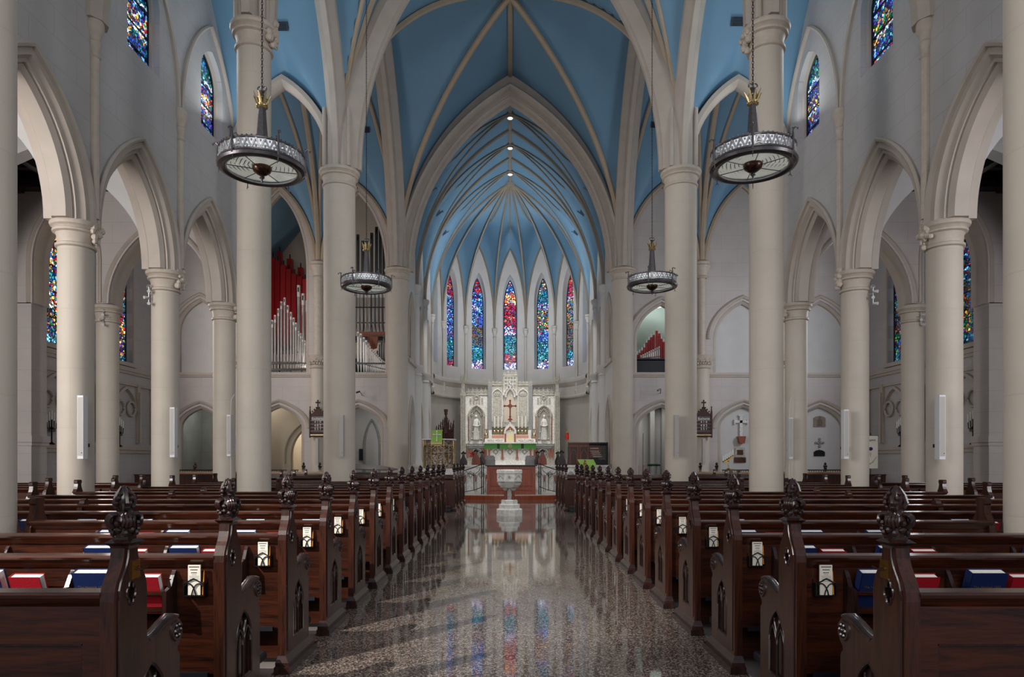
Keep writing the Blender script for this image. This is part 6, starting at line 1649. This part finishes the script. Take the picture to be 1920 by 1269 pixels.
def plq(name, x0, x1, y0, y1, mat, label, cat, arch=False, d=.04, border=None, lines=0):
    a, z1 = W(x0, y0, Y); b, z0 = W(x1, y1, Y); q = MB()
    if arch: q.prism([(a, z0), (a, z1 - .07), (a + (b - a) * .2, z1 - .01), ((a + b) / 2, z1 + .02), (b - (b - a) * .2, z1 - .01), (b, z1 - .07), (b, z0)], Y - d, Y, 'xz')
    else: q.box(a, b, Y - d, Y, z0, z1)
    o = q.build(name, mat, None, ((a + b) / 2, Y, z0), smooth=False); tag(o, label, cat)
    if border: q = MB(); q.box(a + .07, b - .07, Y - d - .01, Y - d, z0 + .09, z1 - .09); q.build('inset_panel', border, o, ((a + b) / 2, Y, z0), smooth=False)
    if lines:
        q = MB(); rnd = random.Random(4)
        for i in range(lines):
            zz = z1 - .15 - i * .045; w = (b - a) * .3 * (.7 + .3 * rnd.random()); q.box((a + b) / 2 - w, (a + b) / 2 + w, Y - d - .004, Y - d, zz - .008, zz + .008)
        q.torus(((a + b) / 2, Y - d, z1 - .08), .035, .01, 10, 4, 'y'); q.build('inscription', 'bronze', o, ((a + b) / 2, Y, z0), smooth=False)
    return o
plq('wall_plaque', 1378, 1396, 839, 857, 'marble_y', 'framed plaque with bronze inset to the left of the big right column', 'plaque', border='bronze')
plq('wall_plaque', 1376.5, 1398, 857.5, 867, 'bronze', 'dark bronze plaque directly under the framed plaque', 'plaque')
plq('wall_plaque', 1525, 1547, 780.5, 800, 'plaque', 'carved grey stone plaque with rounded top in the right corner bay', 'plaque', arch=True, lines=6)
plq('wall_plaque', 1525.5, 1546, 844, 855, 'black', 'black plaque below the small stone cross', 'plaque', arch=True)
q = MB(); x, z = W(1536, 830, Y)
for a in range(4): a_ = a * pi / 2; q.tube([(x, Y - .03, z), (x + .13 * cos(a_), Y - .03, z + .13 * sin(a_))], .035, 6); q.ball((x + .15 * cos(a_), Y - .03, z + .15 * sin(a_)), .05, 8, 5)
q.torus((x, Y - .03, z), .07, .015, 14, 5, 'y'); o = q.build('stone_cross', 'marble_g', None, (x, Y, z)); tag(o, 'small grey stone cross with rounded arms between two plaques', 'cross')
# slanting brass candelabrum
Y2 = 26.7; x, z = W(1365.5, 880, Y2); og = (x, Y2, 1.103); th = thing('candelabrum', og, 'slanting brass candelabrum with white candles on the radiator cover', 'candelabrum')
q = MB(); q.lathe([(.09, 0), (.07, .03), (.02, .06), (.02, .3), (.035, .32), (.015, .34)], 12, (x, Y2, 1.103)); q.tube([W_ for W_ in [(WX_(1356, Y2), Y2, WZ(867, Y2)), (x, Y2, WZ(862, Y2)), (WX_(1374, Y2), Y2, WZ(855, Y2))]], .03, 6)
for i in range(6): px = 1356 + 3.6 * i; q.lathe([(.01, -.04), (.035, 0), (.035, .02)], 8, (WX_(px, Y2), Y2, WZ(865 - 2.2 * i, Y2)))
q.build('stand', 'brass', th, og)
for i in range(6):
    px = 1356 + 3.6 * i; q = MB(); q.lathe([(.018, 0), (.018, .2)], 8, (WX_(px, Y2), Y2, WZ(864 - 2.2 * i, Y2))); q.build('candle', 'candle', th, og)
# banner
Y3 = 21.6; x0, x1 = WX_(1626, Y3), WX_(1646, Y3); z1, z0 = WZ(817, Y3), WZ(878, Y3); xc = (x0 + x1) / 2 - .05; og = (xc, Y3, 0)
th = thing('church_banner', og, 'white cloth banner with blue emblem hanging from a stand in the right transept', 'banner')
q = MB(); q.box(x0 - .12, x1, Y3, Y3 + .012, z0, z1); q.build('cloth', 'paper', th, og, smooth=False)
q = MB(); q.tube([(xc, Y3 + .03, 0), (xc, Y3 + .03, z1 + .1)], .012, 6); q.tube([(x0 - .12, Y3 + .03, z1), (x1 + .03, Y3 + .03, z1)], .012, 6); q.lathe([(.2, 0), (.18, .02), (.02, .04)], 10, (xc, Y3 + .03, 0)); q.build('pole', 'iron', th, og)
text_obj('lettering', 'Baptist', .1, 'ink', th, (x0 + .13 - xc, -.006, z1 - .13)); 
for i, ch in enumerate('Congregation'):
    t = i / 11; text_obj('lettering', ch, .06, 'ink', th, (x0 + .02 + .26 * t - xc, -.006, z0 + .14 + .22 * t * t), rot=(pi / 2, -radians(15 + 45 * t), 0))
q = MB(); q.ball((x0 + .11, Y3 - .004, z0 + .62), .06, 8, 6, sx=1.1, sy=.2); q.build('blue_emblem', 'bluecloth', th, og)
q = MB(); q.box(x0 + .095, x0 + .105, Y3 - .006, Y3, z0 + .36, z0 + .5); q.box(x0 + .06, x0 + .14, Y3 - .006, Y3, z0 + .45, z0 + .46); q.build('gold_cross', 'gold', th, og, smooth=False)
# black candelabra on the transept ledges
for px, yl, lab in ((1815, 20.5, 'black branched candelabrum with white candles on the right transept ledge'), (104, 20.7, 'black branched candelabrum on the left transept ledge beside the low column'), (232, 24.3, 'black branched candelabrum on the left transept ledge near its far corner'), (1690, 24.3, 'black branched candelabrum on the right transept ledge near its far corner')):
    s = 1 if px > 900 else -1; x = s * 13.9; og = (x, yl, 1.95); th = thing('ledge_candelabrum', og, lab, 'candelabrum', 'black ledge candelabra')
    q = MB(); q.lathe([(.1, 0), (.08, .03), (.02, .08), (.02, .45), (.05, .5), (.02, .55), (.02, .75)], 10, og)
    for k in (-2, -1, 1, 2): q.tube([(x, yl, 2.45), (x, yl + .1 * k, 2.4 + .03), (x, yl + .11 * k, 2.62 + .05 * (2 - abs(k)))], .014, 5); q.torus((x, yl + .06 * k, 2.38), .04, .01, 8, 4, 'x')
    q.build('stand', 'iron', th, og)
    for k in (-2, -1, 0, 1, 2):
        q = MB(); q.lathe([(.022, 0), (.022, .26)], 8, (x, yl + .11 * k, 2.62 + .05 * (2 - abs(k)))); q.build('candle', 'candle', th, og)
# ---- grand piano left of the crossing
og = (-5.35, 24.75, 0); G = thing('grand_piano', og, 'dark grand piano with raised brown lid behind the left crossing pews', 'piano')
q = MB(); o2 = [(-6.55, 25.3), (-6.55, 24.25), (-4.2, 24.25), (-4.05, 24.6), (-4.5, 25.1), (-5.1, 25.55), (-5.8, 25.6)]; q.prism(o2, .75, 1.02, 'xy'); q.build('case', 'black', G, og, smooth=False)
q = MB(); q.add([(x, y, 1.08 + (y - 24.2) * .12 + (-(x + 4.0)) * .03) for x, y in o2] + [(x, y, 1.11 + (y - 24.2) * .12 + (-(x + 4.0)) * .03) for x, y in o2], [tuple(range(7))[::-1], tuple(range(7, 14))] + [(i, (i + 1) % 7, 7 + (i + 1) % 7, 7 + i) for i in range(7)]); q.build('lid', 'wood_z', G, og, smooth=False)
for lx, ly in ((-6.3, 24.45), (-4.45, 24.5), (-5.6, 25.4)): q = MB(); q.lathe([(.05, 0), (.04, .1), (.08, .6), (.09, .75)], 10, (lx, ly, 0)); q.build('leg', 'black', G, og)
# stool and standing screens in the right vestry
og = (WX_(1226, 28.6), 28.6, 0); th = thing('padded_stool', og, 'round dark green topped stool in the room under the right organ bay', 'stool')
q = MB(); q.lathe([(.26, 1.22), (.28, 1.27), (.2, 1.31)], 16, (og[0], 28.6, 0)); q.build('seat', 'darkgreen', th, og)
for k in range(4): a = k * pi / 2 + .7; q = MB(); q.tube([(og[0] + .24 * cos(a), 28.6 + .24 * sin(a), 0), (og[0] + .2 * cos(a), 28.6 + .2 * sin(a), 1.22)], .03, 6); q.build('leg', 'marble_g', th, og)
for i, px in enumerate((1196, 1208)):
    x = WX_(px, 28.3); q = MB(); q.bbox(x - .05, x + .05, 28.3, 28.4, 0, 1.25 + .02 * i, .01); o = q.build('wooden_post', 'wood_lt', None, (x, 28.3, 0), smooth=False); tag(o, '%s of two short pale wooden posts in the right vestry' % ('left', 'right')[i], 'post', 'pale posts')
q = MB(); x = WX_(1205, 28.9); q.tube([(x, 28.9, 0), (x + .02, 28.9, 2.6)], .02, 6); o = q.build('processional_pole', 'wood_lt', None, (x, 28.9, 0)); tag(o, 'thin tall pale pole leaning inside the right vestry', 'pole')
# doors in the left passage
q = MB(); q.box(-9.35, -8.86, 30.6, 30.66, 0, 3.0); o = q.build('door_1', 'tan', None, (0, 0, 0), smooth=False); struct(o)
q = MB(); q.box(-9.02, -8.96, 30.55, 30.6, 1.5, 1.56); q.build('switch_plate', 'cream', o, (0, 0, 0), smooth=False)
q = MB(); q.box(-8.8, -8.3, 30.9, 30.95, 0, 2.3); o = q.build('door_2', 'white', None, (0, 0, 0), smooth=False); struct(o)
q = MB(); q.box(-8.62, -8.56, 30.88, 30.9, .7, 1.95); q.build('dark_pane', 'black', o, (0, 0, 0), smooth=False)
# picture in vestry left
q = MB(); x, z = W(677, 852, 31.35); q.box(x - .09, x + .09, 31.33, 31.38, z - .26, z + .26); o = q.build('dark_notice_board', 'navy', None, (x, 31.35, z), smooth=False); tag(o, 'small dark board on the wall inside the vestry arch', 'notice board')
# security cameras
for px, py, y, lab in ((1236, 731, 26.9, 'small black security camera beside the thick right column'), (672, 735, 26.9, 'small black security camera beside the thick left column')):
    x, z = W(px, py, y); og = (x, y, z); th = thing('security_camera', og, lab, 'camera', 'security cameras')
    q = MB(); q.tube([(x - .08, y - .05, z - .03), (x + .06, y, z + .03)], .035, 8); q.build('housing', 'black', th, og); q = MB(); q.tube([(x + .06, y, z + .02), (x + .1, y + .2, z - .1), (x + .1, y + .45, z - .1)], .012, 5); q.build('arm', 'iron', th, og)
# ---- vent grilles on the vaults and downlights
def march(px, py, zf, y0, y1, ok):
    Y = y0
    while Y < y1:
        x, z = W(px, py, Y)
        if ok(x) and z > zf(x, Y): return Vector((x, Y, z))
        Y += .01
gr = [(525, 49, cross(-WX, -NX, 12, 18, SP + .05, 4.9, 2.35), 12.05, 17.9), (682, 244, zc, 18.1, 27.2), (1231, 234, zc, 18.1, 27.2)]
z3L = cross(-7.65, -4.5, NY[2], NY[3], SP, RR, 3.45); z3R = cross(4.5, 7.65, NY[2], NY[3], SP, RR, 3.45)
gr = [(525, 49, cross(-WX, -NX, 12, 18, SP + .05, 4.9, 2.35), 12.05, 17.9, lambda x: -WX < x < -NX, 'far left side vault above the second tall column'),
      (683, 243, z3L, 18.1, 27.2, lambda x: -7.65 < x < -4.5, 'blue left transept vault'),
      (1386, 40, cross(NX, WX, 12, 18, SP + .05, 4.9, 2.35), 12.05, 17.9, lambda x: NX < x < WX, 'right side vault above the second tall column'),
      (1231, 234, z3R, 18.1, 27.2, lambda x: 4.5 < x < 7.65, 'blue right transept vault')]
for px, py, zf, a, b, ok, lab in gr:
    p = march(px, py, zf, a, b, ok)
    if p is None: continue
    e = .02; nx_ = -(zf(p.x + e, p.y) - zf(p.x - e, p.y)) / (2 * e); ny_ = -(zf(p.x, p.y + e) - zf(p.x, p.y - e)) / (2 * e)
    n_ = Vector((nx_, ny_, 1)).normalized(); u = Vector((1, 0, 0)); u = (u - n_ * u.dot(n_)).normalized(); v_ = n_.cross(u); c_ = p - n_ * .03
    w, h = .2, .1
    th = thing('air_vent', c_, 'small dark air vent grille in the %s' % lab, 'air vent', 'vent grilles')
    q = MB(); q.add([c_ + u * a_ * w + v_ * b_ * h - n_ * d for d in (0, .02) for a_, b_ in ((-1, -1), (1, -1), (1, 1), (-1, 1))], [(0, 1, 2, 3), (4, 7, 6, 5), (0, 4, 5, 1), (1, 5, 6, 2), (2, 6, 7, 3), (3, 7, 4, 0)]); q.build('vent_frame', 'vent', th, c_, smooth=False)
    q = MB()
    for i in range(6): yy = -.8 + .32 * i; q.tube([c_ - u * w * .9 + v_ * yy * h - n_ * .03, c_ + u * w * .9 + v_ * yy * h - n_ * .03], .006, 4)
    q.build('vent_slats', 'iron', th, c_)
for i, y in enumerate(bosses):
    og = (0, y, 15.95); th = thing('downlight', og, '%s lit downlight on the chancel ridge' % ('nearest', 'middle', 'farthest')[i], 'downlight', 'ridge downlights')
    q = MB(); q.torus((0, y, 15.97), .13, .03, 20, 6); q.build('trim_ring', 'rib', th, og)
    q = MB(); q.lathe([(0, 0), (.1, 0), (.1, .02), (0, .02)], 16, og); q.build('lens', 'lens', th, og)
# ================================================================== LIGHT + CAMERA
def area(name, loc, target, size, power, col=(1, 1, 1), sy=None, spread=None):
    l = bpy.data.lights.new(name, 'AREA'); l.energy = power; l.color = col; l.size = size
    if sy: l.shape = 'RECTANGLE'; l.size_y = sy
    if spread: l.spread = radians(spread)
    o = bpy.data.objects.new(name, l); COL.objects.link(o); o.location = loc
    d = Vector(target) - Vector(loc); o.rotation_euler = d.to_track_quat('-Z', 'Y').to_euler(); return o
def spot(name, loc, target, power, ang=60, col=(1, 1, 1), r=.1):
    l = bpy.data.lights.new(name, 'SPOT'); l.energy = power; l.color = col; l.spot_size = radians(ang); l.spot_blend = .6; l.shadow_soft_size = r
    o = bpy.data.objects.new(name, l); COL.objects.link(o); o.location = loc
    d = Vector(target) - Vector(loc); o.rotation_euler = d.to_track_quat('-Z', 'Y').to_euler(); return o
area('west_fill', (0, -9, 7.8), (0, 14, 5), 7.5, 1200, (1, .97, .93), 8)  # added main fill behind the camera, no window is built there
area('aisle_window_daylight_left', (-12., 3.5, 4.5), (-5, 14, 3), 3, 1200, (1, .95, .92), 5)
area('aisle_window_daylight_right', (12., 3.5, 4.5), (5, 14, 3), 3, 560, (.97, .96, 1), 5)
for s in (-1, 1):
    area('transept_window_daylight', (s * 13.4, 21.5, 6.6), (0, 23, 6), 1.4, 420, (1, .91, .87) if s < 0 else (.9, .93, 1), 4)
    area('clerestory_daylight', (s * 7.1, 13.5, 10.2), (0, 14, 11), 1.0, 100, (.86, .95, 1), 2)
for s in (-1, 1): area('clerestory_daylight', (s * 6.7, 16.7, 9.6), (s * 5.0, 15.2, 14.), .9, 36, (.9, .97, 1), 1.6)
spot('crossing_fill_spot', (0, 13.2, 13.5), (0, 21.5, .8), 3400, 40, (1, .98, .95), .15)  # added spot to brighten font, desk and parapet, without a fixture
area('crossing_vault_light', (0, 16., 6.), (0, 21, 17), 3, 60, (1, .96, .92))  # area light aimed up at the crossing vault
spot('door_sunlight', (-8.2, -2.4, 7.6), (-.9, 7.3, 0), 11500, 24, (1, .95, .88), .08)
for y in bosses: spot('chancel_downlight', (0, y, 15.8), (0, y + 2.2, 1.), 1300, 60, (1, .97, .92), .12)
spot('altar_fill_spot', (0, 33.6, 14.8), (0, 38.4, 3.2), 4200, 32, (1, .97, .92), .12)  # extra spot added for the altar screen alone
area('apse_vault_fill', (0, 33.2, 7.2), (0, 37.5, 14.), .8, 330, (.97, .98, 1), spread=140)  # unseen light added to brighten the apse vault from below
for s in (-1, 1):
    area('altar_light', (s * 3.2, 31.5, 8.5), (0, 38.5, 3.4), .5, 40, (1, .97, .92), spread=110)
area('organ_chamber_light', (-8.5, 28.6, 5.2), (-8.0, 30.5, 12.), .8, 60, (1, .95, .9))
area('organ_chamber_light', (6.3, 28.9, 8.6), (6.3, 29.5, 5.), .8, 45, (.9, 1, .97))
area('passage_light', (-8.9, 31.6, 4.2), (-8.7, 31.2, 0), .8, 90, (1, .94, .82))
area('passage_light', (-10.4, 28.7, 4.3), (-10, 28.7, 0), .8, 18, (1, .94, .82))
area('vestry_light', (-6., 29.6, 4.2), (-6, 29.6, 0), .8, 22, (.95, .97, 1))
area('vestry_light', (6.3, 29.6, 4.2), (6.3, 29.6, 0), .8, 22, (1, .99, .95))
area('passage_light', (-12.6, 29.3, 4.3), (-12.6, 29.5, 0), .8, 30, (1, 1, .97))

wd = bpy.data.worlds.new('soft daylight'); SC.world = wd; wd.use_nodes = True
wd.node_tree.nodes['Background'].inputs[0].default_value = (.74, .83, 1, 1); wd.node_tree.nodes['Background'].inputs[1].default_value = .35

cam = bpy.data.cameras.new('camera'); co = bpy.data.objects.new('camera', cam); COL.objects.link(co); SC.camera = co
co.location = (0, 0, H); co.rotation_euler = (pi / 2, 0, 0)
cam.sensor_width = 36.; cam.lens = 1280 / 1920 * 36.; cam.shift_x = 3.5 / 1920; cam.shift_y = (861 - 634.5) / 1920
cam.clip_end = 200
vs = SC.view_settings; vs.view_transform = 'Standard'; vs.look = 'None'; vs.gamma = 1; vs.exposure = -0.32; vs.use_curve_mapping = False
cy = SC.cycles
cy.max_bounces = 7; cy.diffuse_bounces = 3; cy.glossy_bounces = 3; cy.transmission_bounces = 2; cy.use_denoising = True
cy.sample_clamp_indirect = 6.; cy.caustics_reflective = False; cy.caustics_refractive = False
